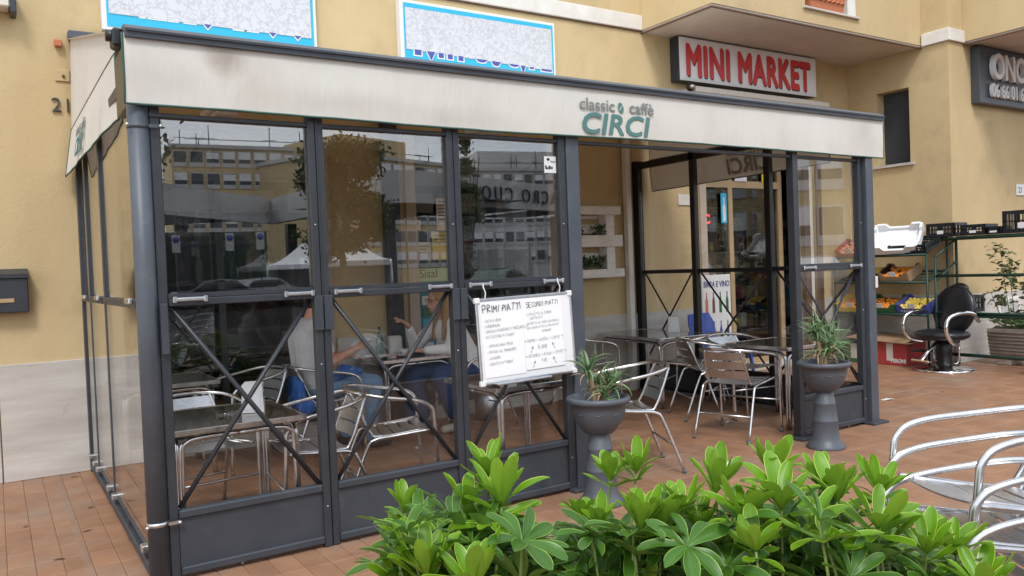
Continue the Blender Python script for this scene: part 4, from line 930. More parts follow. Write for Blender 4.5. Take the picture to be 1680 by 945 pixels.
ms = thing('market_shelf', 'grocery shelves inside the mini market door', 'shelf')
P(ms, 'back', MB().box(8.1, 8.7, 0, 9.9, 8.75, 2.5), FRAME2)
for z in (.4, .85, 1.2, 1.55, 1.9, 2.2): P(ms, 'board', MB().box(8.1, 8.3, z, 9.9, 8.699, z+.03), ALU_SLAT)
P(ms, 'upright', MB().box(9.1, 8.25, 0, 9.16, 8.299, 2.5), CREAM)
PK = [(CARDY, 'yellow'), (CARDR, 'red'), (CARDG, 'green'), (CARDW, 'white'), (CARDB, 'brown')]
rp = random.Random(3)
for zi, z in enumerate((.43, .88, 1.23, 1.58, 1.93)):
    xx = 8.15
    while xx < 9.8:
        zi_n = ['bottom', 'second', 'third', 'fourth', 'top'][zi]; pos = int((xx-8.15)*100); w = rp.uniform(.08, .2); h = rp.uniform(.12, .27); m_, nm = PK[rp.randrange(5)]
        o = B(None, 'grocery_box', m_, xx, 8.33, z, xx+w, 8.33+.15, z+h, b=.004); od = ['first', 'second', 'third', 'fourth', 'fifth', 'sixth', 'seventh', 'eighth', 'ninth', 'tenth', 'eleventh', 'twelfth', 'thirteenth', 'fourteenth', 'fifteenth']; ci = ci+1 if xx > 8.16 else 0; o['label'] = '%s packet, %s from the left on the %s shelf inside the market' % (nm, od[min(ci, 14)], zi_n); o['category'] = 'packet'; o['group'] = '%s packets on shelf row %d' % (nm, zi+1)
        xx += w + rp.uniform(.01, .05)
ps = thing('bottle_poster', 'white BIRRA E VINO board with printed bottles beside the market door', 'poster')
P(ps, 'board', MB().bbox(7.27, 7.02, .25, 7.77, 7.04, 1.27, .004), SIGNW)
text(ps, 'title', 'BIRRA E VINO', .105, mat('poster_blue', (.02, .03, .16), .5), face_ny(7.29, 7.018, 1.12), .0008, sx=.70, shear=.12, bold=.002)
for r_ in range(2):
    for i in range(4):
        cx_ = 7.34+i*.12; zb = .80-r_*.36; b = MB().prism([(cx_-.022, zb), (cx_+.022, zb), (cx_+.022, zb+.15), (cx_+.008, zb+.2), (cx_+.008, zb+.26), (cx_-.008, zb+.26), (cx_-.008, zb+.2), (cx_-.022, zb+.15)], 7.0165, 7.0198)
        P(ps, 'printed_bottle', b, [[TERRA, BROWNW, CARDG, CARDG], [NAVYP, NAVYP, NAVYP, SIGND]][r_][i])
a = thing('neon_sign', 'red neon letter glowing inside the mini market door', 'neon sign'); text(a, 'tube', "'C", .16, NEON, face_ny(7.54, WY+.14, 1.92), .004)
a = thing('door_sticker', 'blue and white bottle sticker on the mini market door', 'sticker'); P(a, 'sheet', MB().box(7.83, WY+.09, 1.92, 7.935, WY+.093, 2.30), CYAN)
P(a, 'printed_bottle', MB().prism([(7.86, 1.94), (7.91, 1.94), (7.91, 2.12), (7.892, 2.17), (7.892, 2.25), (7.878, 2.25), (7.878, 2.17), (7.86, 2.12)], WY+.0865, WY+.0895), SIGNW)
paperat('white no entry notice above the mini market door', 8.10, 8.33, 2.46, 2.70, SIGNW, 4, y=WY+.095)
paperat('yellow warning notice above the mini market door', 8.62, 8.78, 2.46, 2.70, CARDY, 2, y=WY+.095)
a = thing('wall_plaque', 'blank white plaque on the ochre wall left of the market door', 'plaque'); P(a, 'plate', MB().bbox(6.99, WY-.014, 2.13, 7.26, WY-.001, 2.26, .003), WHITE_BAND)
a = thing('wooden_shutter', 'brown wooden folding shutter beside the mini market door', 'shutter')
for i in range(3): P(a, 'panel', MB().bbox(9.14+i*.13, 6.93+(i % 2)*.05, .1, 9.25+i*.13, 6.96+(i % 2)*.05, 2.75, .004), BROWNW if i != 1 else CREAM)

# pallet shelf with pots
pl = thing('pallet_shelf', 'white painted wooden pallet hung on the ochre wall as a plant shelf', 'shelf')
for (z0, z1, yy, x1) in ((1.305, 1.40, 6.95, 5.975), (1.645, 1.775, 6.95, 5.96), (2.0, 2.095, 6.95, 5.945)):
    P(pl, 'front_board', MB().bbox(5.12, yy-.02, z0, x1, yy, z1, .006), WOODW)
for (z0, z1) in ((1.47, 1.585), (1.80, 1.90), (1.96, 1.998)): P(pl, 'back_board', MB().bbox(5.14, 7.065, z0, 5.72, 7.09, z1, .005), WOODW)
P(pl, 'upright', MB().bbox(5.74, 6.9505, 1.32, 5.86, 7.09, 2.08, .005), WOODW); P(pl, 'upright', MB().bbox(5.14, 6.9505, 1.32, 5.24, 7.06, 2.08, .005), WOODW)
for z in (1.315, 1.66): P(pl, 'shelf_board', MB().box(5.24, 6.951, z, 5.74, 7.06, z+.02), WOODW)
def leafcluster(n, rad, h, size, seed):
    r = random.Random(seed); mb = MB()
    for _ in range(n):
        a = r.uniform(0, 6.28); q = rad*math.sqrt(r.random()); z = h*r.random()**.8; c = Vector((q*math.cos(a), q*math.sin(a)*.7, z))
        d = Vector((r.uniform(-1, 1), r.uniform(-1, 1), r.uniform(-.3, 1))).normalized(); s_ = d.cross(Vector((r.uniform(-1, 1), r.uniform(-1, 1), r.uniform(-1, 1)))).normalized()
        l = size*r.uniform(.6, 1.2); mb.add([c, c+d*l*.5+s_*l*.28, c+d*l, c+d*l*.5-s_*l*.28], [(0, 1, 2, 3)])
    return mb
PLANTG = mat('pot_plant_green', (.06, .12, .05), .6, col2=(.035, .075, .035), scale=20)
pots = [(5.36, 1.68, 'on the middle shelf, at the post'), (5.66, 1.68, 'on the middle shelf, by the upright'), (5.36, 1.335, 'on the bottom shelf, at the post'), (5.52, 1.335, 'in the middle of the bottom shelf'), (5.68, 1.335, 'on the bottom shelf, by the upright')]
for i, (x, z, w_) in enumerate(pots):
    a = thing('potted_plant', 'small leafy plant in a grey pot ' + w_, 'plant', (x, 7.0, z), group='potted plants on the pallet shelf')
    P(a, 'pot', MB().lathe([(.03, 0), (.045, .075), (.041, .075), (.03, .06)], 12), PLANTER)
    P(a, 'foliage', leafcluster(130, .085, .13, .04, i).add([], []), PLANTG, loc=(0, 0, .07))

# ------------------------------------------------------------------ pedestal planters with aloes
def blade(L_, w, bend, seed):
    r = random.Random(seed); mb = MB(); n = 6; pts = []; d = Vector((1, 0, r.uniform(.6, 1.3))).normalized(); p = Vector((0, 0, 0)); ax = Vector((0, 1, 0))
    for i in range(n+1):
        pts.append((p.copy(), d.copy())); p = p + d*L_/n; d = (Matrix.Rotation(bend/n, 3, 'Y') @ d).normalized()
    vs = []
    for i, (q, d_) in enumerate(pts):
        ww = w*(1-(i/n)**1.5)*.5+.0008; nn = d_.cross(ax); vs += [q+ax*ww+nn*-ww*.5, q-nn*ww*.0 - nn*-.0*ww + nn*ww*.35, q-ax*ww+nn*-ww*.5]
    F = [(i*3+k, i*3+k+1, i*3+k+4, i*3+k+3) for i in range(n) for k in range(2)] + [(i*3, i*3+3, i*3+5, i*3+2) for i in range(n)]
    mb.add(vs, F, True); return mb
BLD = [fixn(blade(.2*s_, .022, b_, i).mesh('leaf', ALOE)) for i, (s_, b_) in enumerate(((1, .2), (.9, .9), (1.1, 1.5), (.8, 2.4), (.7, -.3), (1.0, 1.9)))]
BLDD = [fixn(blade(.14, .014, b_, i+20).mesh('leaf', ALOED)) for i, b_ in enumerate((1.2, 2.4, 2.9))]
def planter(label, x, y, plabel, heads, seed, ztop=.655):
    t = thing('pedestal_planter', label, 'planter', (x, y, 0), group='grey plastic pedestal planters')
    k = ztop/.655
    P(t, 'pedestal', MB().lathe([(.142, 0), (.145, .008), (.125, .03), (.11, .055), (.10, .075), (.090, .20), (.094, .207), (.090, .214), (.076, .33), (.080, .337), (.075, .344), (.062, .43), (.055, .44)], 26), PLANTER)
    P(t, 'bowl', MB().lathe([(.05, .425), (.09, .435), (.142, .50), (.164, .575), (.170, .615), (.190, .618), (.196, .632), (.194, .648), (.180, .655), (.170, .65), (.164, .60), (.001, .60)], 32), PLANTER)
    wv = MB().tube([(.158*math.cos(a), .158*math.sin(a), .565+.010*math.sin(a*9)) for a in [i*math.pi/36 for i in range(73)]], .004, 5); P(t, 'wavy_relief', wv, PLANTER)
    P(t, 'soil', MB().lathe([(.165, .601), (.1, .612), (.001, .618)], 20, cap=False), SOIL)
    r = random.Random(seed)
    a = thing('aloe_plant', plabel, 'plant', (x, y, .61), group='aloe plants in pedestal planters')
    for (hx, hy, hz, n, R_) in heads:
        P(a, 'stem', MB().tube([(hx*.3, hy*.3, 0), (hx*.6, hy*.5, hz*.5), (hx, hy, hz)], .018, 7, sub=4, r1=.012), ALOED)
        for i in range(n):
            me = BLD[r.randrange(6)]; s_ = r.uniform(.75, 1.35)*R_; o = obj('leaf', me, a, loc=(hx+r.uniform(-.01, .01), hy+r.uniform(-.01, .01), hz-r.uniform(0, .07)), rot=(0, r.uniform(-.55, .45), r.uniform(0, 6.28)), scale=(s_, s_, s_))
        for i in range(n//3):
            obj('leaf', BLDD[r.randrange(3)], a, loc=(hx*.8, hy*.8, hz*r.uniform(.3, .85)), rot=(0, r.uniform(-.2, .6), r.uniform(0, 6.28)))
planter('grey pedestal planter left of the entrance', 3.06, 3.84, 'straggly aloe with dry stems in the left pedestal planter', [(-.07, .0, .23, 26, .9), (.03, .03, .12, 24, .75), (.09, -.02, .12, 24, .9), (-.02, -.08, .08, 14, .7)], 4)
planter('grey pedestal planter in front of the right glass panel', 5.26, 3.86, 'full green aloe in the right pedestal planter', [(-.07, .0, .27, 28, .95), (.05, .02, .28, 30, 1.0), (.11, -.02, .18, 24, 1.0), (-.02, -.06, .19, 22, .9), (.0, .0, .09, 18, .9)], 9)

# ------------------------------------------------------------------ fruit rack, crates, boxes, barber chair, trough
def rackbars(t, pts, r=.016):
    for p, q in pts: P(t, 'bar', MB().tube([p, q], r, 4), GREEN)
rk = thing('fruit_rack', 'dark green steel fruit rack with sloping shelves against the wing wall', 'rack')
xa, xb = 9.85, 10.34
ya, yb = 5.70, 7.02
rackbars(rk, [((xa+.02, y, .0), (xa+.02, y, 1.42)) for y in (ya, yb)] + [((xb, y, 0), (xb, y, 1.68)) for y in (ya, yb)])
lev = [(.655, .78), (1.07, 1.20), (1.42, 1.62)]
for zf, zb in lev:
    rackbars(rk, [((xa, ya, zf), (xa, yb, zf)), ((xb, ya, zb), (xb, yb, zb)), ((xa+.02, ya+.02, zf), (xb, ya+.02, zb)), ((xa+.02, yb-.02, zf), (xb, yb-.02, zb))])
    for k in range(3): rackbars(rk, [((xa+.12+k*.12, ya, zf+(zb-zf)*(.12+k*.12)/.49), (xa+.12+k*.12, yb, zf+(zb-zf)*(.12+k*.12)/.49))], .009)
rackbars(rk, [((xa+.02, ya, .2), (xb, ya, .2)), ((xa+.02, ya, .2), (xa+.02, yb, .2))])
r2 = thing('crate_rack', 'dark green steel rack with black crates on top in front of the right wing', 'rack')
ya, yb = 3.6, 5.58
rackbars(r2, [((xb, yb, 0), (xb, yb, 1.62)), ((xa, yb, 0), (xa, yb, 1.38)), ((xb, ya, 0), (xb, ya, 1.62)), ((xa, ya, 0), (xa, ya, 1.38)), ((xb, ya, 1.615), (xb, yb, 1.615)), ((xb-.3, ya, 1.60), (xb-.3, yb, 1.60)),
    ((xa, ya, 1.15), (xa, yb, 1.15)), ((xa, ya, .69), (xa, yb, .69)), ((xa, ya, .66), (xa, yb, .66)), ((xa, ya, .19), (xa, yb, .19)), ((xb, ya, .12), (xb, yb, .12)), ((xa, yb, 1.38), (xb, yb, 1.60)), ((xa, yb, 1.08), (xb, yb, 1.32)), ((xa, yb, .19), (xb, yb, .12))], .018)
P(r2, 'shelf_board', MB().bbox(9.9, 3.7, .15, 10.3, 4.6, .17, .003), BROWNW)
P(r2, 'castor', MB().lathe([(.035, 0), (.035, .025)], 12, M=Matrix.Translation((9.86, 5.50, .04)) @ Matrix.Rotation(R(90), 4, 'X')), BLACK)
def crate(label, x, y, z, w, d, h, rz=0, tilt=0, m=CRATE):
    t = thing('black_crate', label, 'crate', (x, y, z), (0, R(tilt), R(rz)), 'black plastic crates on the racks')
    b = MB(); b.box(-w/2, -d/2, 0, w/2, d/2, .012)
    P(t, 'base', b, m)
    wl = MB(); th = .008
    def side(L_, f):
        f(0, L_, .012, .045); f(0, L_, h-.035, h)
        n = max(3, int(L_/.035))
        for i in range(n+1): f(i*(L_-.008)/n, i*(L_-.008)/n+.008, .045, h-.035)
        f(0, .04, .045, h-.035); f(L_-.04, L_, .045, h-.035); f(0, L_, h*.52, h*.52+.01)
    side(w, lambda a, b_, z0, z1: (wl.box(-w/2+a, -d/2, z0, -w/2+b_, -d/2+th, z1), wl.box(-w/2+a, d/2-th, z0, -w/2+b_, d/2, z1)))
    side(d, lambda a, b_, z0, z1: (wl.box(-w/2, -d/2+a, z0, -w/2+th, -d/2+b_, z1), wl.box(w/2-th, -d/2+a, z0, w/2, -d/2+b_, z1)))
    P(t, 'slotted_sides', wl, m); P(t, 'tag', MB().box(-w/2-.003, -.04, h*.2, -w/2-.001, .04, h*.45), SIGNW)
    return t
crate('leftmost black crate on the top bar of the right rack', 10.20, 5.62, 1.635, .30, .36, .17)
crate('low black crate second from left on the top bar', 10.20, 5.22, 1.635, .30, .30, .13)
crate('small flat black crate third from left on the top bar', 10.20, 4.98, 1.635, .30, .14, .09)
crate('tall black crate near the right end of the top bar', 10.20, 4.66, 1.635, .32, .42, .26)
crate('tall black crate cut by the right picture edge', 10.20, 4.20, 1.635, .32, .42, .26)
crate('black crate lying flat under the polystyrene box', 10.05, 5.95, 1.49, .38, .50, .12, tilt=-18)
crate('black crate on the rack behind the barber chair', 10.02, 5.30, .70, .30, .28, .20)
ps_ = thing('polystyrene_box', 'white polystyrene tray tipped up on the top shelf of the fruit rack', 'box', (9.98, 6.14, 1.60), (0, R(-48), R(14)))
b = MB(); b.bbox(-.20, -.28, 0, .20, .28, .03, .008)
for s_ in (-1, 1):
    b.prism([(-.20, 0), (.20, 0), (.20, .13), (.12, .13), (.09, .09), (-.09, .09), (-.12, .13), (-.20, .13)], s_*.28-.015, s_*.28+.015)
    b.prism([(-.265, 0), (.265, 0), (.265, .13), (.16, .13), (.12, .07), (-.12, .07), (-.16, .13), (-.265, .13)], s_*.2-.015, s_*.2+.015, 'x')
P(ps_, 'tray', b, POLY)
def fruitbox(label, x, y, z, m, fm, seed, w=.32, d=.42, h=.10, txt=None, tilt=-22, rz=0):
    t = thing('fruit_box', label, 'fruit box', (x, y, z), (0, R(tilt), R(rz)), 'cardboard fruit trays on the rack')
    b = MB(); b.box(-w/2, -d/2, 0, w/2, d/2, .008); 
    for s_ in (-1, 1):
        b.prism([(-d/2, .008), (d/2, .008), (d/2, h*1.35), (d/2-.05, h*1.35), (d/2-.09, h*.8), (-d/2+.09, h*.8), (-d/2+.05, h*1.35), (-d/2, h*1.35)], s_*w/2-.004, s_*w/2+.004, 'x')
        b.box(-w/2+.004, s_*d/2-.004, .008, w/2-.004, s_*d/2+.004, h*1.35)
    P(t, 'carton', b, m); r = random.Random(seed); f = MB()
    for i in range(6):
        for j in range(8):
            if r.random() < .85: f.ball((-w/2+.035+i*(w-.07)/5+r.uniform(-.006, .006), -d/2+.035+j*(d-.07)/7+r.uniform(-.006, .006), h*.62+r.uniform(-.005, .015)), .028, 7, 5)
    P(t, 'fruit', f, fm, kind='stuff')
    P(t, 'price_card', MB().bbox(-w/2-.008, -.05, h*.9, -w/2-.004, .05, h*1.5, .0006), SIGNW)
    if txt: text(t, 'print', txt, .06, SIGNW, face_nx(-w/2-.006, .15, .02), .001)
fruitbox('yellow carton of oranges at the far left of the bottom shelf', 10.03, 6.78, .72, CARDY, ORANGE, 1)
fruitbox('green carton of oranges on the bottom shelf', 10.03, 6.34, .72, CARDG, ORANGE, 2)
fruitbox('dark carton of yellow fruit at the right of the bottom shelf', 10.03, 5.90, .72, NAVYP, YELLOWF, 3, txt='FARM')
fruitbox('dark carton of yellow fruit on the middle shelf', 10.03, 6.55, 1.13, BLACK, YELLOWF, 4, txt='Hug')
fruitbox('brown carton next to the yellow fruit on the middle shelf', 10.03, 6.15, 1.13, CARDB, ORANGE, 5)
fruitbox('red and white carton of peaches tipped up on the top shelf', 10.0, 6.75, 1.48, CARDR, PINKF, 6, tilt=-30)
def carton(label, x, y, rz, w, d, h, m, txt, ty, ts):
    t = thing('cardboard_box', label, 'box', (x, y, 0), (0, 0, R(rz)))
    P(t, 'carton', MB().bbox(-w/2, -d/2, 0, w/2, d/2, h, .004), m)
    P(t, 'flap', MB().prism([(-d/2, h), (-d/2-.10, h+.05), (-d/2-.10, h+.055), (-d/2, h+.006)], -w/2, w/2, 'x'), CARDB)
    P(t, 'tape', MB().box(-w/2-.003, -.03, h*.2, -w/2-.001, .06, h*.95), CREAM)
    if txt: text(t, 'print', txt, ts, CARDW if m is not CARDR else SIGNW, face_nx(-w/2-.003, ty, .04), .001, bold=.003, sx=.85)
carton('green beer carton on the ground under the fruit rack', 10.0, 6.66, 0, .5, .60, .27, CARDG, 'ken', -.06, .17)
carton('red beer carton on the ground beside the barber chair', 9.96, 6.13, 0, .45, .42, .30, CARDR, 'PERONI', -.0, .07)
a = thing('flattened_cardboard', 'flattened brown cardboard lying on the beer cartons', 'cardboard', (9.98, 6.3, .335), (R(3), R(-5), 0)); P(a, 'sheet', MB().bbox(-.3, -.45, 0, .22, .45, .012, .002), CARDB)
# barber chair
bch = thing('barber_chair', 'black leather barber chair with chrome armrests on a round base', 'barber chair', (9.72, 5.42, 0), (0, 0, R(160)))
CH = mat('chrome', (.82, .82, .82), .06, 1.0)
P(bch, 'base_disc', MB().lathe([(.33, 0), (.335, .012), (.30, .03), (.12, .05), (.10, .06)], 28), CH)
P(bch, 'column', MB().lathe([(.085, .05), (.085, .36), (.07, .37)], 18), BLACK)
P(bch, 'pump_lever', MB().tube([(-.02, .10, .10), (-.05, .17, .12), (-.05, .18, .32)], .01, 6, sub=3), CH)
P(bch, 'pump_lever', MB().tube([(.0, -.10, .10), (.0, -.17, .12), (.0, -.18, .30)], .01, 6, sub=3), CH)
def soft(nu, nv, f, n2):
    return cloth(nu, nv, f)
seat = MB(); prof = [(1e-3, 0), (.22, .0), (.27, .03), (.28, .06), (.26, .095), (.2, .115), (1e-3, .12)]
seat.lathe(prof, 24, M=Matrix.Translation((.03, 0, .38)) @ Matrix.Diagonal((1.08, 1.14, 1, 1))); P(bch, 'seat', seat, LEATHER)
back = MB(); back.lathe([(1e-3, 0), (.22, .0), (.27, .025), (.28, .055), (.26, .085), (.2, .105), (1e-3, .10)], 24, M=Matrix.Translation((-.20, 0, .72)) @ Matrix.Rotation(R(80), 4, 'Y') @ Matrix.Diagonal((1.12, 1.18, 1, 1))); P(bch, 'backrest', back, LEATHER)
P(bch, 'back_piping', MB().tube([(-.105-.2*0+ .02, .20*math.cos(a), .70+.20*math.sin(a)) for a in [R(200+i*14) for i in range(11)]], .006, 5), BLACK)
P(bch, 'headrest', MB().ball((-.245, 0, .985), .12, 14, 8, (.45, 1.15, .62)), LEATHER)
for s_ in (-1, 1):
    P(bch, 'armrest', MB().tube([(-.22, .31*s_, .60), (-.10, .35*s_, .70), (.08, .36*s_, .715), (.24, .36*s_, .66), (.28, .36*s_, .52), (.20, .35*s_, .38), (.05, .28*s_, .34)], .024, 10, sub=6), CH)
P(bch, 'footrest', MB().bbox(.30, -.15, .12, .36, .15, .15, .01), CH); P(bch, 'footrest_arm', MB().tube([(.1, 0, .36), (.34, 0, .14)], .018, 8), CH)
# stone trough with a rose
tr = thing('stone_trough', 'long ribbed stone trough planter behind the crate rack', 'planter', (10.72, 4.15, .0))
b = MB(); b.prism([(-.17, .12), (.17, .12), (.25, .48), (-.25, .48)], -1.25, 1.15)
b.v = [(y, x, z) for x, y, z in b.v]
tb = MB(); tb.prism([(-.17, .12), (.17, .12), (.24, .46), (-.24, .46)], -1.2, 1.15, 'y')
P(tr, 'trough', tb, CONC)
for k in range(7):
    z = .15+k*.044; hw = .17+.07*(z-.12)/.34; P(tr, 'rib', MB().tube([(-hw-.003, -1.2, z), (-hw-.003, 1.15, z)], .014, 6), CONC)
for y in (-1.0, .0, 1.0): P(tr, 'foot', MB().bbox(-.15, y-.08, 0, .15, y+.08, .119, .01), CONC)
P(tr, 'soil', MB().box(-.2, -1.15, .461, .2, 1.1, .47), SOIL)
rs = thing('rose_bush', 'tall straggly rose growing from the stone trough', 'plant', (10.70, 5.0, .47))
rr = random.Random(12); RL = fixn(MB().add([(0, 0, 0), (.02, .016, .006), (.05, .012, -.002), (.06, 0, -.008), (.05, -.012, -.002), (.02, -.016, .006)], [(0, 1, 5), (1, 2, 4, 5), (2, 3, 4)]).mesh('leaf', mat('rose_leaf', (.10, .16, .06), .55, rand=.3, col2=(.16, .14, .06), scale=12)))
for (dx, dy, h) in ((-.05, .20, 1.05), (.0, .12, .85), (-.1, -.10, .72), (.05, -.3, .55), (0, -.55, .35), (-.1, .3, .45)):
    pts = [(0+dx*.3, dy*.5, 0), (dx*.6, dy*.8, h*.5), (dx, dy, h)]; P(rs, 'stem', MB().tube(pts, .007, 5, sub=4, r1=.003), STEMG)
    for i in range(int(75*h)+14):
        tt = rr.uniform(.12, 1.0)
        if tt < .5 and rr.random() < .4: continue
        p = catmull([Vector(q) for q in pts], 10)[int(tt*20)]; s_ = rr.uniform(.9, 2.0)
        obj('leaf', RL, rs, loc=p+Vector((rr.uniform(-.1, .1), rr.uniform(-.12, .12), rr.uniform(-.05, .05))), rot=(rr.uniform(-.6, .6), rr.uniform(-.5, .8), rr.uniform(0, 6.28)), scale=(s_, s_, s_))
gc = leafcluster(900, .55, .10, .05, 5); gc.v = [(x*.32, y*2.6, z) for x, y, z in gc.v]
g_ = P(None, 'ground_cover', gc, mat('weed_green', (.12, .20, .05), .6), kind='stuff', loc=(10.70, 4.35, .46)); g_['label'] = 'low green weeds covering the stone trough'; g_['category'] = 'plants'

# ------------------------------------------------------------------ people
def solid(name, parent, parts, m, voxel=.010, smooth=4):
    mb = MB()
    for p in parts:
        if p[0] == 'c':                     # tapered capsule
            _, a, b_, r0, r1 = p; a = Vector(a); b_ = Vector(b_); d = b_-a; L_ = max(d.length, 1e-4)
            M = Matrix.Translation(a) @ d.to_track_quat('Z', 'Y').to_matrix().to_4x4(); prof = []
            for i in range(5): t_ = math.pi/2*(1-i/4); prof.append((max(r0*math.cos(t_), 1e-4), -r0*math.sin(t_)))
            for i in range(5): t_ = math.pi/2*i/4; prof.append((max(r1*math.cos(t_), 1e-4), L_+r1*math.sin(t_)))
            mb.lathe(prof, 14, M=M)
        else:                               # ellipsoid
            _, c, sc, rot = p; M = Matrix.Translation(c) @ Matrix.Rotation(R(rot), 4, 'Y') @ Matrix.Diagonal((*sc, 1))
            mb.lathe([(max(math.sin(math.pi*i/10), 1e-3), -math.cos(math.pi*i/10)) for i in range(11)], 16, M=M)
    me = fixn(mb.mesh(name, m)); o = bpy.data.objects.new(name, me); COL.objects.link(o)
    md = o.modifiers.new('r', 'REMESH'); md.mode = 'VOXEL'; md.voxel_size = voxel; md.use_smooth_shade = True
    sm = o.modifiers.new('s', 'SMOOTH'); sm.iterations = smooth; sm.factor = .5
    bpy.context.view_layer.update()
    m2 = bpy.data.meshes.new_from_object(o.evaluated_get(bpy.context.evaluated_depsgraph_get())); m2.materials.clear(); m2.materials.append(m)
    bpy.data.objects.remove(o); m2.polygons.foreach_set('use_smooth', [True]*len(m2.polygons)); return obj(name, m2, parent)
def handparts(w, d, up, curl, s=1.):
    """w wrist, d pointing direction, up = back of hand normal"""
    w = Vector(w); d = Vector(d).normalized(); up = Vector(up).normalized(); sd_ = d.cross(up).normalized(); out = []
    pe = w + d*.085*s
    out.append(('c', w+sd_*.014*s, pe+sd_*.018*s, .019*s, .015*s)); out.append(('c', w-sd_*.014*s, pe-sd_*.020*s, .019*s, .014*s)); out.append(('c', w, pe, .020*s, .016*s))
    for k, (off, ln) in enumerate(((.030, .070), (.011, .080), (-.010, .075), (-.029, .058))):
        b0 = pe + sd_*off*s; c = curl[k]; d1 = (d*math.cos(c)-up*math.sin(c)); d2 = (d*math.cos(2*c)-up*math.sin(2*c)); m1 = b0 + d1*ln*.55*s; m2 = m1 + d2*ln*.45*s
        out.append(('c', b0, m1, .0095*s, .0085*s)); out.append(('c', m1, m2, .0085*s, .007*s))
    t0 = w + d*.025*s + sd_*.022*s; t1 = t0 + (d*.6+sd_*.75-up*.2).normalized()*.045*s; out.append(('c', t0, t1, .013*s, .010*s)); out.append(('c', t1, t1+(d*.9+sd_*.25-up*.2).normalized()*.03*s, .010*s, .008*s))
    return out
def head(c, f):
    """f = +1 faces +X, -1 faces -X; c = centre"""
    x, y, z = c
    return [('e', (x, y, z+.02), (.098, .078, .105), 0), ('e', (x+.025*f, y, z-.045), (.070, .058, .075), 0), ('e', (x+.060*f, y, z-.085), (.030, .030, .024), 0),
            ('c', (x+.093*f, y, z+.005), (x+.112*f, y, z-.028), .009, .013), ('e', (x+.088*f, y, z-.062), (.016, .026, .007), 0), ('e', (x+.087*f, y, z-.052), (.017, .022, .006), 0),
            ('e', (x+.088*f, y-.030, z+.018), (.012, .022, .008), 0), ('e', (x+.088*f, y+.030, z+.018), (.012, .022, .008), 0),
            ('e', (x-.004*f, y-.079, z-.01), (.018, .010, .030), 0), ('e', (x-.004*f, y+.079, z-.01), (.018, .010, .030), 0)]
# man, faces +X
mx0, my0 = 2.17, 6.42
man = thing('person', 'man in a light grey t-shirt and jeans sitting at the left of the table', 'person', (0, 0, 0))
hd = (mx0+.055, my0, 1.25); sh_z = 1.055
torso = [('e', (mx0-.01, my0, .58), (.145, .175, .13), 0), ('c', (mx0-.01, my0-.06, .60), (mx0-.04, my0-.07, .93), .125, .125), ('c', (mx0-.01, my0+.06, .60), (mx0-.04, my0+.07, .93), .125, .125), ('c', (mx0-.03, my0-.15, 1.03), (mx0-.03, my0+.15, 1.03), .072, .072), ('e', (mx0-.03, my0, .92), (.125, .185, .15), 0)]
neck = [('c', (mx0-.02, my0, 1.05), (mx0+.03, my0, 1.19), .060, .055)]
rs_, re_, rw_ = (mx0-.02, my0-.205, 1.02), (mx0+.06, my0-.26, .76), (mx0+.29, my0-.19, .84)
ls_, le_, lw_ = (mx0-.02, my0+.205, 1.02), (mx0+.10, my0+.25, .76), (mx0+.33, my0+.13, .76)
arms = lambda e=0: [('c', rs_, re_, .056+e, .044+e), ('c', ls_, le_, .056+e, .044+e)]
fore = [('c', re_, rw_, .043, .028), ('c', le_, lw_, .043, .028)]
hipR, hipL = (mx0+.02, my0-.10, .55), (mx0+.02, my0+.10, .55)
knR, knL = (mx0+.46, my0-.15, .54), (mx0+.46, my0+.13, .54); anR, anL = (mx0+.40, my0-.15, .10), (mx0+.30, my0+.12, .10)
legs = lambda e=0: [('c', hipR, knR, .085+e, .064+e), ('c', hipL, knL, .085+e, .064+e), ('c', knR, anR, .060+e, .042+e), ('c', knL, anL, .060+e, .042+e)]
solid('body', man, head(hd, 1)+neck+torso+arms()+fore+legs()+handparts(rw_, (.9, .1, .55), (-.4, -.2, .9), (.25, .3, .6, .8))+handparts(lw_, (1, -.2, -.1), (0, 0, 1), (.3, .3, .35, .4)), SKIN, .008, 3)
grow = lambda L_, e: [('c', p[1], p[2], p[3]+e, p[4]+e) if p[0] == 'c' else ('e', p[1], tuple(q+e for q in p[2]), p[3]) for p in L_]
mid = lambda a, b_, t_: tuple(a[i]+(b_[i]-a[i])*t_ for i in range(3))
solid('tshirt', man, grow(torso, .012)+[('c', rs_, mid(rs_, re_, .62), .073, .067), ('c', ls_, mid(ls_, le_, .62), .073, .067)], TSHIRT, .011, 4)
solid('jeans', man, grow(legs(), .013)+[('e', (mx0, my0, .54), (.165, .19, .10), 0)], JEANS, .012, 3)
for y_, an in ((my0-.15, anR), (my0+.12, anL)): solid('shoe', man, [('c', (an[0]-.03, y_, .05), (an[0]+.16, y_, .04), .045, .036), ('c', (an[0], y_, .06), (an[0], y_, .10), .045, .045)], INK, .009, 3)
solid('hair', man, [('e', (hd[0]-.014, hd[1], hd[2]+.042), (.100, .083, .094), 0), ('e', (hd[0]-.045, hd[1], hd[2]-.0), (.065, .074, .08), 0)], HAIR, .009, 2)
P(man, 'wristband', MB().lathe([(.033, -.008), (.035, 0), (.033, .008)], 14, M=Matrix.Translation(mid(re_, rw_, .86)) @ (Vector(rw_)-Vector(re_)).to_track_quat('Z', 'Y').to_matrix().to_4x4(), cap=False), TAN)
jk = thing('blue_jacket', 'bright blue jacket hanging on the man\'s chair and across his lap', 'jacket')
solid('jacket', jk, [('e', (1.985, my0-.05, .53), (.035, .20, .15), 0), ('c', (1.99, my0-.20, .60), (2.02, my0-.21, .36), .035, .03), ('e', (2.03, my0-.22, .42), (.07, .05, .07), 0)], BAGBLUE, .012, 4)
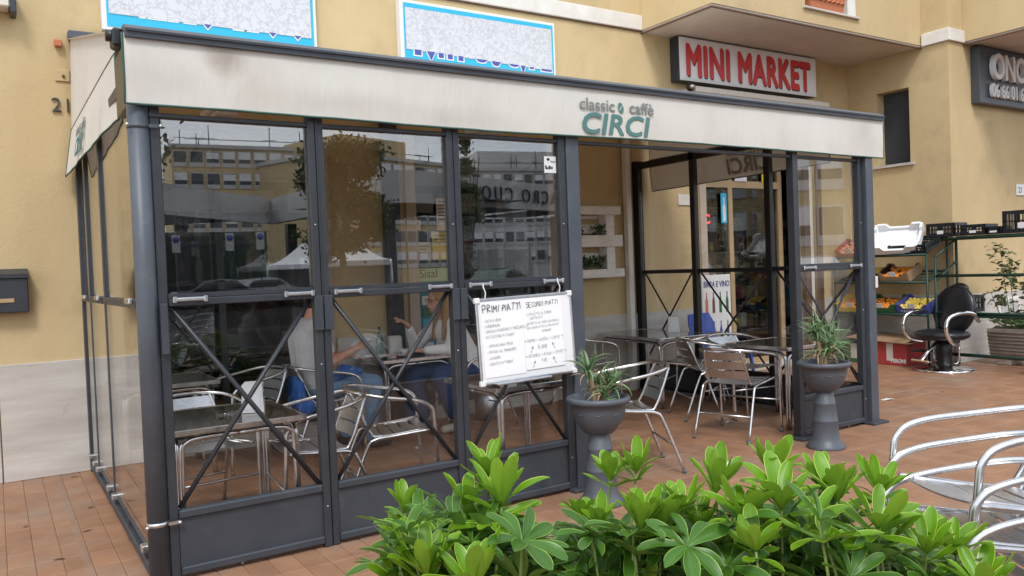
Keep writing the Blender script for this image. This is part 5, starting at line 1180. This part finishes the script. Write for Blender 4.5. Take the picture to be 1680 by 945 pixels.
solid('sleeve', jk, [('c', (2.36, my0-.16, .67), (2.50, my0-.12, .64), .055, .045), ('c', (2.36, my0-.18, .66), (2.24, my0-.20, .62), .05, .035)], BAGBLUE, .010, 3)
# woman, faces -X
wx, wy_ = 3.61, 6.46
wo_ = thing('person', 'woman with long blond hair, white blouse and navy trousers gesturing at the table', 'person')
hd = (wx-.26, wy_-.02, 1.18)
torso = [('e', (wx+.0, wy_, .56), (.15, .18, .13), 0), ('c', (wx, wy_, .62), (wx-.13, wy_, .88), .135, .125), ('c', (wx-.17, wy_-.12, .965), (wx-.17, wy_+.12, .965), .064, .064), ('e', (wx-.14, wy_, .88), (.115, .16, .14), -20)]
neck = [('c', (wx-.18, wy_, 1.0), (wx-.24, wy_-.01, 1.11), .05, .048)]
rs_, re_, rw_ = (wx-.18, wy_+.17, .96), (wx-.40, wy_+.20, .78), (wx-.53, wy_+.06, .98)
ls_, le_, lw_ = (wx-.18, wy_-.17, .96), (wx-.26, wy_-.23, .76), (wx-.50, wy_-.12, .765)
hipR, hipL = (wx-.02, wy_+.10, .54), (wx-.02, wy_-.10, .54); knR, knL = (wx-.44, wy_+.13, .53), (wx-.34, wy_-.16, .53); anR, anL = (wx-.44, wy_+.13, .12), (wx-.14, wy_-.10, .14)
legs = [('c', hipR, knR, .088, .064), ('c', hipL, knL, .088, .064), ('c', knR, anR, .056, .038), ('c', knL, anL, .056, .038)]
arm = [('c', rs_, re_, .046, .038), ('c', ls_, le_, .046, .038), ('c', re_, rw_, .036, .024), ('c', le_, lw_, .036, .024)]
solid('body', wo_, head(hd, -1)+neck+torso+arm+legs+handparts(rw_, (-.75, .0, .55), (.4, -.2, .8), (.1, .25, .45, .6), .9)+handparts(lw_, (-1, .3, -.05), (0, 0, 1), (.25, .3, .35, .4), .9), SKINW, .008, 3)
solid('blouse', wo_, grow(torso, .020)+[('c', rs_, re_, .068, .062), ('c', ls_, le_, .068, .064), ('c', re_, mid(re_, rw_, .8), .058, .040), ('c', le_, mid(le_, lw_, .8), .058, .040)], BLOUSE, .011, 4)
solid('trousers', wo_, grow(legs[:2], .022)+[('c', knR, (anR[0], anR[1], .20), .088, .125), ('c', knL, (anL[0]-.02, anL[1], .22), .088, .115), ('e', (wx, wy_, .52), (.17, .20, .10), 0)], NAVY, .012, 4)
for an in (anR, anL): solid('shoe', wo_, [('c', (an[0]+.04, an[1], .055), (an[0]-.15, an[1], .04), .045, .038), ('c', (an[0], an[1], .05), (an[0], an[1], .10), .045, .042)], SHOE, .009, 3)
hs = [('e', (hd[0]+.014, hd[1], hd[2]+.035), (.105, .09, .100), 0)]
for k, (dy, l_) in enumerate(((-.078, .33), (.078, .34), (-.05, .36), (.05, .36), (0, .36))):
    hs.append(('c', (hd[0]+.045, hd[1]+dy, hd[2]+.03), (hd[0]+.06 + (0.03 if abs(dy) < .06 else -.07), hd[1]+dy*1.2, hd[2]-l_), .042, .022))
solid('hair', wo_, hs, BLOND, .009, 2)
sg = MB(); 
for s_ in (-1, 1): sg.tube([(hd[0]-.105, hd[1]+s_*.034+.020*math.cos(a), hd[2]+.012+.016*math.sin(a)) for a in [i*math.pi/5 for i in range(11)]], .0025, 4); sg.tube([(hd[0]-.10, hd[1]+s_*.055, hd[2]+.016), (hd[0]-.0, hd[1]+s_*.082, hd[2]+.014)], .002, 4)
P(wo_, 'glasses', sg, BROWNW)
solid('lips', wo_, [('e', (hd[0]-.095, hd[1], hd[2]-.057), (.010, .020, .007), 0)], REDP, .003, 1)

# ------------------------------------------------------------------ schefflera bushes in the foreground
def leaf_mesh(seed, m):
    r = random.Random(seed); n, k = 10, 4; L_ = .115*r.uniform(.93, 1.07); W_ = .0150*r.uniform(.9, 1.15); bend = r.uniform(-.5, .9); fold = r.uniform(.12, .38)
    vs = []; uv = []; p = Vector((0, 0, 0)); a = R(0)
    for i in range(n+1):
        t_ = i/n; w = W_*(.10+.95*min(1, t_/.55)**.9)*(1-max(0, (t_-.62)/.38)**2.6)**.5 if 0 < i < n else (.002 if i == 0 else .0035)
        for j in range(k+1):
            u = j/k*2-1; vs.append((p.x, u*w, p.z + abs(u)**1.5*w*fold*1.6 + .0012*math.sin(t_*9+u*2+seed))); uv.append((.5+.5*u, t_))
        a = bend*t_*1.1; p = p + Vector((math.cos(a), 0, -math.sin(a)))*L_/n
    F = [(i*(k+1)+j, (i+1)*(k+1)+j, (i+1)*(k+1)+j+1, i*(k+1)+j+1) for i in range(n) for j in range(k)]
    mb = MB(); mb.add(vs, F, True); mb.uv = uv; me = mb.mesh('leaf', m); return me
LY = [leaf_mesh(i, LEAF_Y) for i in range(5)]; LO = [leaf_mesh(i+10, LEAF_O) for i in range(5)]
F_ = 1323.06
def at(px, py, t_): return Vector((0, 0, 1.45)) + (cr*((px-840)/F_) + cu*(-(py-472.5)/F_) + cf)*t_
def whorl(bush, p, axis, n, size, young, r, cup):
    axis = axis.normalized(); q = axis.to_track_quat('Z', 'Y'); ph = r.uniform(0, 6.28)
    for i in range(n):
        el = cup + r.uniform(-.16, .16); s_ = size*r.uniform(.82, 1.12)
        o = obj('leaf', (LY if young else LO)[r.randrange(5)], bush, loc=p, scale=(s_, s_*r.uniform(.92, 1.12), s_))
        M = q.to_matrix() @ Matrix.Rotation(ph+i*6.283/n+r.uniform(-.14, .14), 3, 'Z') @ Matrix.Rotation(-el, 3, 'Y') @ Matrix.Rotation(r.uniform(-.3, .3), 3, 'X')
        o.rotation_euler = M.to_euler()
bright = {0: [(665, 842, 1.95, .8), (766, 838, 1.95, 1.0), (801, 782, 2.0, .95), (822, 832, 1.92, 1.25), (700, 950, 1.7, 1.15), (778, 968, 1.66, 1.2), (672, 900, 1.85, .85)],
          1: [(1001, 790, 2.05, .9), (1044, 778, 2.05, .8), (1050, 872, 1.85, 1.05), (1085, 866, 1.88, 1.1), (985, 868, 1.95, .8), (1120, 838, 1.9, .85), (960, 850, 2.0, .7)],
          2: [(1174, 810, 1.98, 1.05), (1268, 782, 2.02, 1.0), (1221, 850, 1.85, 1.05), (1282, 838, 1.86, 1.3), (1150, 870, 1.9, .8), (1240, 905, 1.75, .9)],
          3: [(1373, 824, 1.95, 1.1), (1445, 812, 1.95, .95), (1440, 868, 1.82, 1.15), (1345, 800, 2.02, .8), (1521, 910, 1.82, 1.0), (1568, 912, 1.85, 1.0), (1610, 968, 1.75, 1.0)]}
spans = {0: (645, 880), 1: (880, 1130), 2: (1125, 1345), 3: (1340, 1630)}
blabels = ['variegated umbrella plant at the bottom left of the hedge with bright young whorls', 'umbrella plant in the middle of the foreground below the left planter', 'umbrella plant in front of the right pedestal planter, second from the right', 'rightmost umbrella plant, spreading before the stacked chairs']
def top_line(px):      # silhouette of the old foliage
    pts = [(600, 900), (640, 850), (700, 830), (800, 830), (870, 860), (900, 900), (930, 880), (960, 850), (1050, 850), (1110, 860), (1180, 830), (1300, 820), (1420, 840), (1500, 900), (1560, 930), (1650, 960)]
    for (a, b_), (c, d) in zip(pts, pts[1:]):
        if a <= px <= c: return b_ + (d-b_)*(px-a)/(c-a)
    return 940
br_ = random.Random(21)
for bi in range(4):
    lo, hi = spans[bi]; root = at((lo+hi)/2, 960, 1.85); root.z = 0
    bush = thing('umbrella_plant', blabels[bi], 'shrub', group='umbrella plants in the foreground')
    stems = MB()
    def stem(p):
        b0 = Vector((root.x + (p.x-root.x)*.35, root.y + (p.y-root.y)*.35, .12)); m_ = (b0+p)/2 + Vector((br_.uniform(-.04, .04), br_.uniform(-.04, .04), -.03)); stems.tube([b0, m_, p], .006, 5, sub=4, r1=.0032)
    for (px, py, t_, s_) in bright[bi]:
        p = at(px, py, t_); stem(p)
        whorl(bush, p, Vector((br_.uniform(-.18, .18), br_.uniform(-.22, .1), 1)), br_.choice((9, 9, 10, 11)), s_*.93, True, br_, br_.uniform(.72, 1.0))
        whorl(bush, p-Vector((0, 0, .015)), Vector((br_.uniform(-.2, .2), br_.uniform(-.3, .1), 1)), 4, s_*.8, True, br_, br_.uniform(.15, .4))
    n = {0: 23, 1: 23, 2: 20, 3: 22}[bi]; placed = 0; tries = 0; used = []
    while placed < n and tries < 800:
        tries += 1
        px = br_.uniform(lo, hi); py = br_.uniform(top_line(px)+26, 985)
        if min([math.hypot(px-a, py-b_) for a, b_ in used] + [999]) < 30: continue
        used.append((px, py)); t_ = br_.uniform(1.72, 2.12); p = at(px, py, t_); stem(p)
        whorl(bush, p, Vector((br_.uniform(-.5, .5), br_.uniform(-.5, .3), br_.uniform(.6, 1.1))), br_.choice((7, 8, 9)), br_.uniform(.75, 1.05), br_.random() < .22, br_, br_.uniform(.1, .65)); placed += 1
    P(bush, 'stems', stems, STEMG)
    mass = MB(); mr_ = random.Random(bi+50)
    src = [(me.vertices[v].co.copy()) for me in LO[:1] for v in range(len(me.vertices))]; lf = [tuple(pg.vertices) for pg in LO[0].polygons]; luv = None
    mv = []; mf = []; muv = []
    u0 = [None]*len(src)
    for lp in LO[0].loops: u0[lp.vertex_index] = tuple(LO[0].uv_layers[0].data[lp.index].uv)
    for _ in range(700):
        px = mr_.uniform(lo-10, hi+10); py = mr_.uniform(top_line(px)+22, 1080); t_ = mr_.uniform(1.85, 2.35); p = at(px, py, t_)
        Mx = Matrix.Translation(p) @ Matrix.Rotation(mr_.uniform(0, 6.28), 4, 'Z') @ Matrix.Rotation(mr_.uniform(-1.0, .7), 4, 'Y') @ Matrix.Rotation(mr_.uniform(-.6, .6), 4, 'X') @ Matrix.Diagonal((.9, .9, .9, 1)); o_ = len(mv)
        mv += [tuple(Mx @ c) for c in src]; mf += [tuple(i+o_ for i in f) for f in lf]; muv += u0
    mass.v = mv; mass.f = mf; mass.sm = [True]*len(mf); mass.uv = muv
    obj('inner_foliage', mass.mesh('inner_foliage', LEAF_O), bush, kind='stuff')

# ================================================================== across the street (seen in the glass)
def V(px, py, t_):
    q = at(px, py, t_); return Vector((q.x, 8.36-q.y, q.z))
# concrete portico with lettering
po = thing('concrete_portico', 'pale concrete folded portico with raised lettering across the street, seen reflected', 'portico')
poly = [V(257-150, 360, 33), V(257, 298, 40.8), V(443, 326, 52), V(533, 303, 45), V(625, 279, 39.6), V(673, 278, 39.8), V(920, 305, 51), V(1000, 310, 54)]
for a, b_ in zip(poly, poly[1:]):
    d = (b_-a); d.z = 0; nrm = Vector((d.y, -d.x, 0)).normalized()
    if nrm.y > 0: nrm = -nrm
    A, B_ = Vector((a.x, a.y, 4.9)), Vector((b_.x, b_.y, 4.9)); up = Vector((0, 0, 1.6)); bk_ = nrm*.4
    P(po, 'fascia', MB().add([A, B_, B_+up, A+up, A+bk_, B_+bk_, B_+up+bk_, A+up+bk_], [(0,1,2,3),(4,7,6,5),(0,4,5,1),(3,2,6,7),(0,3,7,4),(1,5,6,2)]), CONCF)
    dk = nrm*9; P(po, 'roof_deck', MB().add([A+Vector((0, 0, .3))+bk_, B_+Vector((0, 0, .3))+bk_, B_+Vector((0, 0, .3))+dk, A+Vector((0, 0, .3))+dk], [(0, 1, 2, 3)]), FRAME2)
a, b_ = poly[5], poly[6]; d = (a-b_); d.z = 0; ang = math.atan2(d.y, d.x); L_ = d.length
st_ = Vector((b_.x, b_.y, 5.28)) + d.normalized()*(-.1) + Vector((-d.y, d.x, 0)).normalized()*-.05
nn = Vector((d.y, -d.x, 0)).normalized(); nn = nn if nn.y > 0 else -nn
text(po, 'lettering', 'SACRO CUORE', 1.15, FRAME, Matrix.Translation(st_ + nn*.12) @ Matrix.Rotation(ang, 4, 'Z') @ Matrix.Rotation(R(90), 4, 'X'), .05, sx=.95, space=1.5)
for (px, t_) in ((300, 44), (480, 53), (640, 44), (760, 50), (915, 56)):
    q = V(px, 440, t_); P(po, 'column', MB().box(q.x-.3, q.y-.3, 0, q.x+.3, q.y+.3, 4.9), FRAME2)
gw = thing('dark_glazed_wall', 'dark glazed ground floor under the portico, seen reflected', 'building')
q0, q1 = V(230, 440, 56), V(440, 440, 60); P(gw, 'wall', MB().add([(q0.x, q0.y, 0), (q1.x, q1.y, 0), (q1.x, q1.y, 4.9), (q0.x, q0.y, 4.9), (q0.x, q0.y-6, 0), (q1.x, q1.y-6, 0), (q1.x, q1.y-6, 4.9), (q0.x, q0.y-6, 4.9)], [(0,1,2,3),(7,6,5,4),(0,3,7,4),(1,5,6,2),(3,2,6,7)]), mat('dark_green_wall', (.02, .035, .03), .4))
# far apartment blocks
def block(label, a, b_, h, nx, nz, mwall, mrow, z0=1.6, pent=True, depth=14):
    t = thing('apartment_block', label, 'building'); d = b_-a; d.z = 0; L_ = d.length; ang = math.atan2(d.y, d.x); t.location = (a.x, a.y, 0); t.rotation_euler = (0, 0, ang)
    # local: x along facade, -y = away from the glass side
    s_ = -1
    P(t, 'wall', MB().box(0, -depth, 0, L_, 0, h), mwall)
    P(t, 'roof_edge', MB().box(-.3, -depth-.3, h+.001, L_+.3, .4, h+.45), CONCF)
    if pent: P(t, 'penthouse', MB().box(L_*.2, -depth, h+.46, L_*.75, -2.5, h+3.2), mwall)
    fz = (h-z0)/nz; fw = L_/nx
    fm = MB().box(-.5*fw*.82, .0, -.35*fz, .5*fw*.82, .12, .38*fz); fme = fm.mesh('window', mrow)
    pm_ = MB().box(-.5*fw*.74, .121, -.16*fz, .5*fw*.74, .14, .34*fz).mesh('pane', mat_pane); sh_ = MB().box(-.5*fw*.74, .1405, .02*fz, .5*fw*.74, .20, .345*fz).mesh('shutter', SIGNW)
    rr_ = random.Random(len(label))
    for i in range(nx):
        for k in range(nz):
            w_ = obj('window', fme, t, loc=((i+.5)*fw, 0.01, z0+(k+.5)*fz)); obj('pane', pm_, w_)
            if rr_.random() < .75: obj('shutter', sh_, w_, scale=(1, 1, rr_.choice((1, 1, 1, .9))))
    for i in range(6):
        x = rr_.uniform(1, L_-1); P(t, 'antenna', MB().tube([(x, -2, h), (x, -2, h+rr_.uniform(1.5, 3.5))], .06, 4).tube([(x-.8, -2, h+1.6), (x+.8, -2, h+1.6)], .04, 4), FRAME)
    P(t, 'roof_rail', MB().tube([(L_*.1, -1, h+1.3), (L_*.9, -1, h+1.3)], .05, 4), FRAME)
mat_pane = mat('far_pane', (.04, .05, .06), .15)
LGW = mat('light_grey_render', (.55, .54, .53), .8)
block('ochre apartment block reflected in the first panel', V(290, 440, 100), V(520, 440, 108), 18.0, 9, 6, STUCCO_D, LGW, pent=False)
block('grey apartment block reflected in the second panel', V(545, 440, 96), V(738, 440, 112), 15.8, 10, 5, STUCCO_D, LGW)
block('long grey apartment block reflected in the third panel', V(742, 440, 112), V(1010, 440, 120), 15.2, 16, 5, LGW, CONCF, pent=True)
block('ochre building reflected in the right glass panel', V(1230, 440, 60), V(1500, 440, 60), 14, 5, 3, STUCCO_D, LGW)
# trees
def tree(label, base, h0, h1, rad, n, seed, leaf=.28, conif=False):
    t = thing('street_tree', label, 'tree', (base.x, base.y, 0)); r = random.Random(seed)
    P(t, 'trunk', MB().tube([(0, 0, 0), (.1, .05, h0*.6), (0, 0, h0+1.2)], .24, 8, r1=.12, sub=4), BARK)
    lb = MB()
    for i in range(7):
        a_ = r.uniform(0, 6.28); lb.tube([(0, 0, h0+r.uniform(-.3, 1)), (rad*.4*math.cos(a_), rad*.4*math.sin(a_), h0+(h1-h0)*.45), (rad*.75*math.cos(a_), rad*.75*math.sin(a_), h0+(h1-h0)*r.uniform(.5, .85))], .07, 5, r1=.02, sub=3)
    P(t, 'limbs', lb, BARK)
    mb = MB(); cl = [(Vector((r.gauss(0, 1), r.gauss(0, 1), r.gauss(0, 1))).normalized()*r.random()**.4) for _ in range(26)]
    for i in range(n):
        c = cl[r.randrange(26)]; zc = (c.z+1)/2; rr2 = rad*(1.0 if not conif else (1.05-zc))
        p = Vector((c.x*rr2, c.y*rr2, h0+(h1-h0)*zc)) + Vector((r.gauss(0, 1), r.gauss(0, 1), r.gauss(0, .8)))*rad*.17
        d = Vector((r.uniform(-1, 1), r.uniform(-1, 1), r.uniform(-1, 1))).normalized(); s_ = d.cross(Vector((r.uniform(-1, 1), r.uniform(-1, 1), r.uniform(-1, 1)))).normalized(); l = leaf*r.uniform(.6, 1.3)
        mb.add([p, p+d*l*.5+s_*l*.3, p+d*l, p+d*l*.5-s_*l*.3], [(0, 1, 2, 3)])
    P(t, 'crown', mb, FOL)
tree('broadleaf street tree reflected between the first and second panels', V(562, 480, 34), 2.0, 7.9, 1.75, 24000, 3, leaf=.2)
tree('dark conifer reflected at the left of the third panel', V(772, 470, 42), .8, 8.6, 1.0, 4000, 5, leaf=.2, conif=True)
tree('large tree behind the camera whose dark crown reflects in the lower panes', V(150, 470, 30), 2.2, 9, 3.0, 6000, 8)
# tents
def tent(label, c, s_):
    t = thing('gazebo_tent', label, 'tent', (c.x, c.y, 0), (0, 0, R(25)), 'white gazebo tents across the street')
    top = Vector((0, 0, 3.35)); e = []; nn_ = 6; mb = MB()
    cs = [(-s_, -s_), (s_, -s_), (s_, s_), (-s_, s_)]
    for i in range(4):
        a_, b2 = cs[i], cs[(i+1) % 4]
        P(t, 'roof_panel', cloth(6, 6, lambda u, v: ((a_[0]+(b2[0]-a_[0])*u)*(1-v), (a_[1]+(b2[1]-a_[1])*u)*(1-v), 2.1+1.25*v**1.6)), POLY)
        P(t, 'valance', cloth(6, 2, lambda u, v: (a_[0]+(b2[0]-a_[0])*u, a_[1]+(b2[1]-a_[1])*u, 2.1-.25*v)), POLY)
        P(t, 'pole', MB().tube([(a_[0], a_[1], 0), (a_[0], a_[1], 2.1)], .03, 6), GALV)
    for i in (0, 1, 3):
        a_, b2 = cs[i], cs[(i+1) % 4]; P(t, 'side_wall', cloth(6, 2, lambda u, v: (a_[0]*.98+(b2[0]-a_[0])*.98*u, a_[1]*.98+(b2[1]-a_[1])*.98*u, 1.85-1.8*v)), POLY)
tent('white gazebo tent reflected in the second panel', V(580, 448, 40), 1.9); tent('white gazebo tent reflected at the right end of the first panel', V(500, 448, 44), 1.7)
# cars
def car(label, c, ang, m):
    t = thing('parked_car', label, 'car', (c.x, c.y, 0), (0, 0, R(ang)), 'cars parked across the street')
    prof = [(-2.05, .35), (-2.1, .7), (-1.95, .95), (-1.55, 1.02), (-1.0, 1.40), (-.2, 1.47), (.55, 1.40), (1.1, 1.0), (1.85, .86), (2.1, .65), (2.1, .35)]
    mb = MB(); n = len(prof); vs = []
    for y, k in ((-.84, 1), (-.80, 1.0), (.80, 1.0), (.84, 1)):
        for (x, z) in prof: yy = y*(.80 if z > 1.1 else 1); vs.append((x*(.985 if abs(y) > .82 else 1), yy, z if abs(y) < .82 else z-.02))
    F = [(q*n+i, q*n+(i+1) % n, (q+1)*n+(i+1) % n, (q+1)*n+i) for q in range(3) for i in range(n)] + [tuple(range(n)), tuple(range(3*n, 4*n))[::-1]]
    mb.add(vs, F); P(t, 'body', mb, m)
    for s_ in (-1, 1): P(t, 'side_window', MB().prism([(-1.35, 1.0), (-.95, 1.33), (.45, 1.34), (.9, 1.0)], s_*.765-.03*0, s_*.79+0, 'y'), mat_pane)
    P(t, 'windscreen', MB().add([(.60, -.62, 1.37), (.60, .62, 1.37), (1.10, .70, 1.03), (1.10, -.70, 1.03)], [(0, 1, 2, 3)]), mat_pane)
    for sx in (-1.3, 1.32):
        for s_ in (-1, 1):
            w_ = P(t, 'wheel', MB().lathe([(.31, -.1), (.33, -.08), (.33, .08), (.31, .1)], 18, M=Matrix.Translation((sx, s_*.78, .33)) @ Matrix.Rotation(R(90), 4, 'X')), RUBBER)
            P(w_, 'rim', MB().lathe([(.2, -.105), (.21, -.10), (.21, .10), (.2, .105)], 14, M=Matrix.Translation((sx, s_*.78, .33)) @ Matrix.Rotation(R(90), 4, 'X')), GALV)
    for s_ in (-1, 1): P(t, 'headlight', MB().ball((2.02, s_*.62, .70), .12, 8, 5, (.5, 1.2, .7)), SIGNW)
GC = mat('car_green', (.02, .06, .03), .25, coat=1); DC = mat('car_dark', (.02, .022, .028), .25, coat=1); WC = mat('car_white', (.7, .7, .7), .25, coat=1); SC_ = mat('car_silver', (.35, .36, .38), .3, .5, coat=1)
car('dark green car reflected in the third panel', V(822, 470, 36), -35, GC)
car('dark car reflected low in the first panel', V(360, 470, 38), -10, DC)
car('silver car reflected low in the first panel beside the dark one', V(432, 470, 40), -15, SC_)
car('white car reflected in the right glass panel', V(1330, 470, 30), -50, WC)
car('dark car reflected behind the white tent', V(600, 470, 46), -30, DC)
# slatted gate
ga = thing('slatted_gate', 'grey slatted gate across the street reflected in the third panel', 'gate')
q0, q1 = V(780, 450, 46), V(872, 450, 50)
for i in range(26):
    p = q0 + (q1-q0)*i/25; P(ga, 'slat', MB().box(p.x-.06, p.y-.03, .1, p.x+.06, p.y+.03, 2.6 if i not in (13, 25) else 3.0), CONCF)
for px in (292, 380, 430):
    q = V(px, 470, 30); sp = thing('parking_sign', 'blue parking sign on a post, reflected in the first panel above pixel column %s' % {292: 'of the dark car', 380: 'between the cars', 430: 'of the silver car'}[px], 'road sign', (q.x, q.y, 0), group='parking signs across the street')
    sp['label'] = {292: 'blue parking sign on a post reflected farthest left in the first panel', 380: 'blue parking sign on a post reflected above the gap between two cars', 430: 'blue parking sign on a post reflected near the first post'}[px]
    P(sp, 'pole', MB().tube([(0, 0, 0), (0, 0, 3.2)], .02, 6), FRAME2); P(sp, 'plate', MB().bbox(-.15, .03, 2.5, .15, .05, 3.15, .01), CONCF); P(sp, 'disc', MB().lathe([(.12, 0), (.12, .01)], 16, M=Matrix.Translation((0, .065, 2.98)) @ Matrix.Rotation(R(90), 4, 'X')), NAVYP)
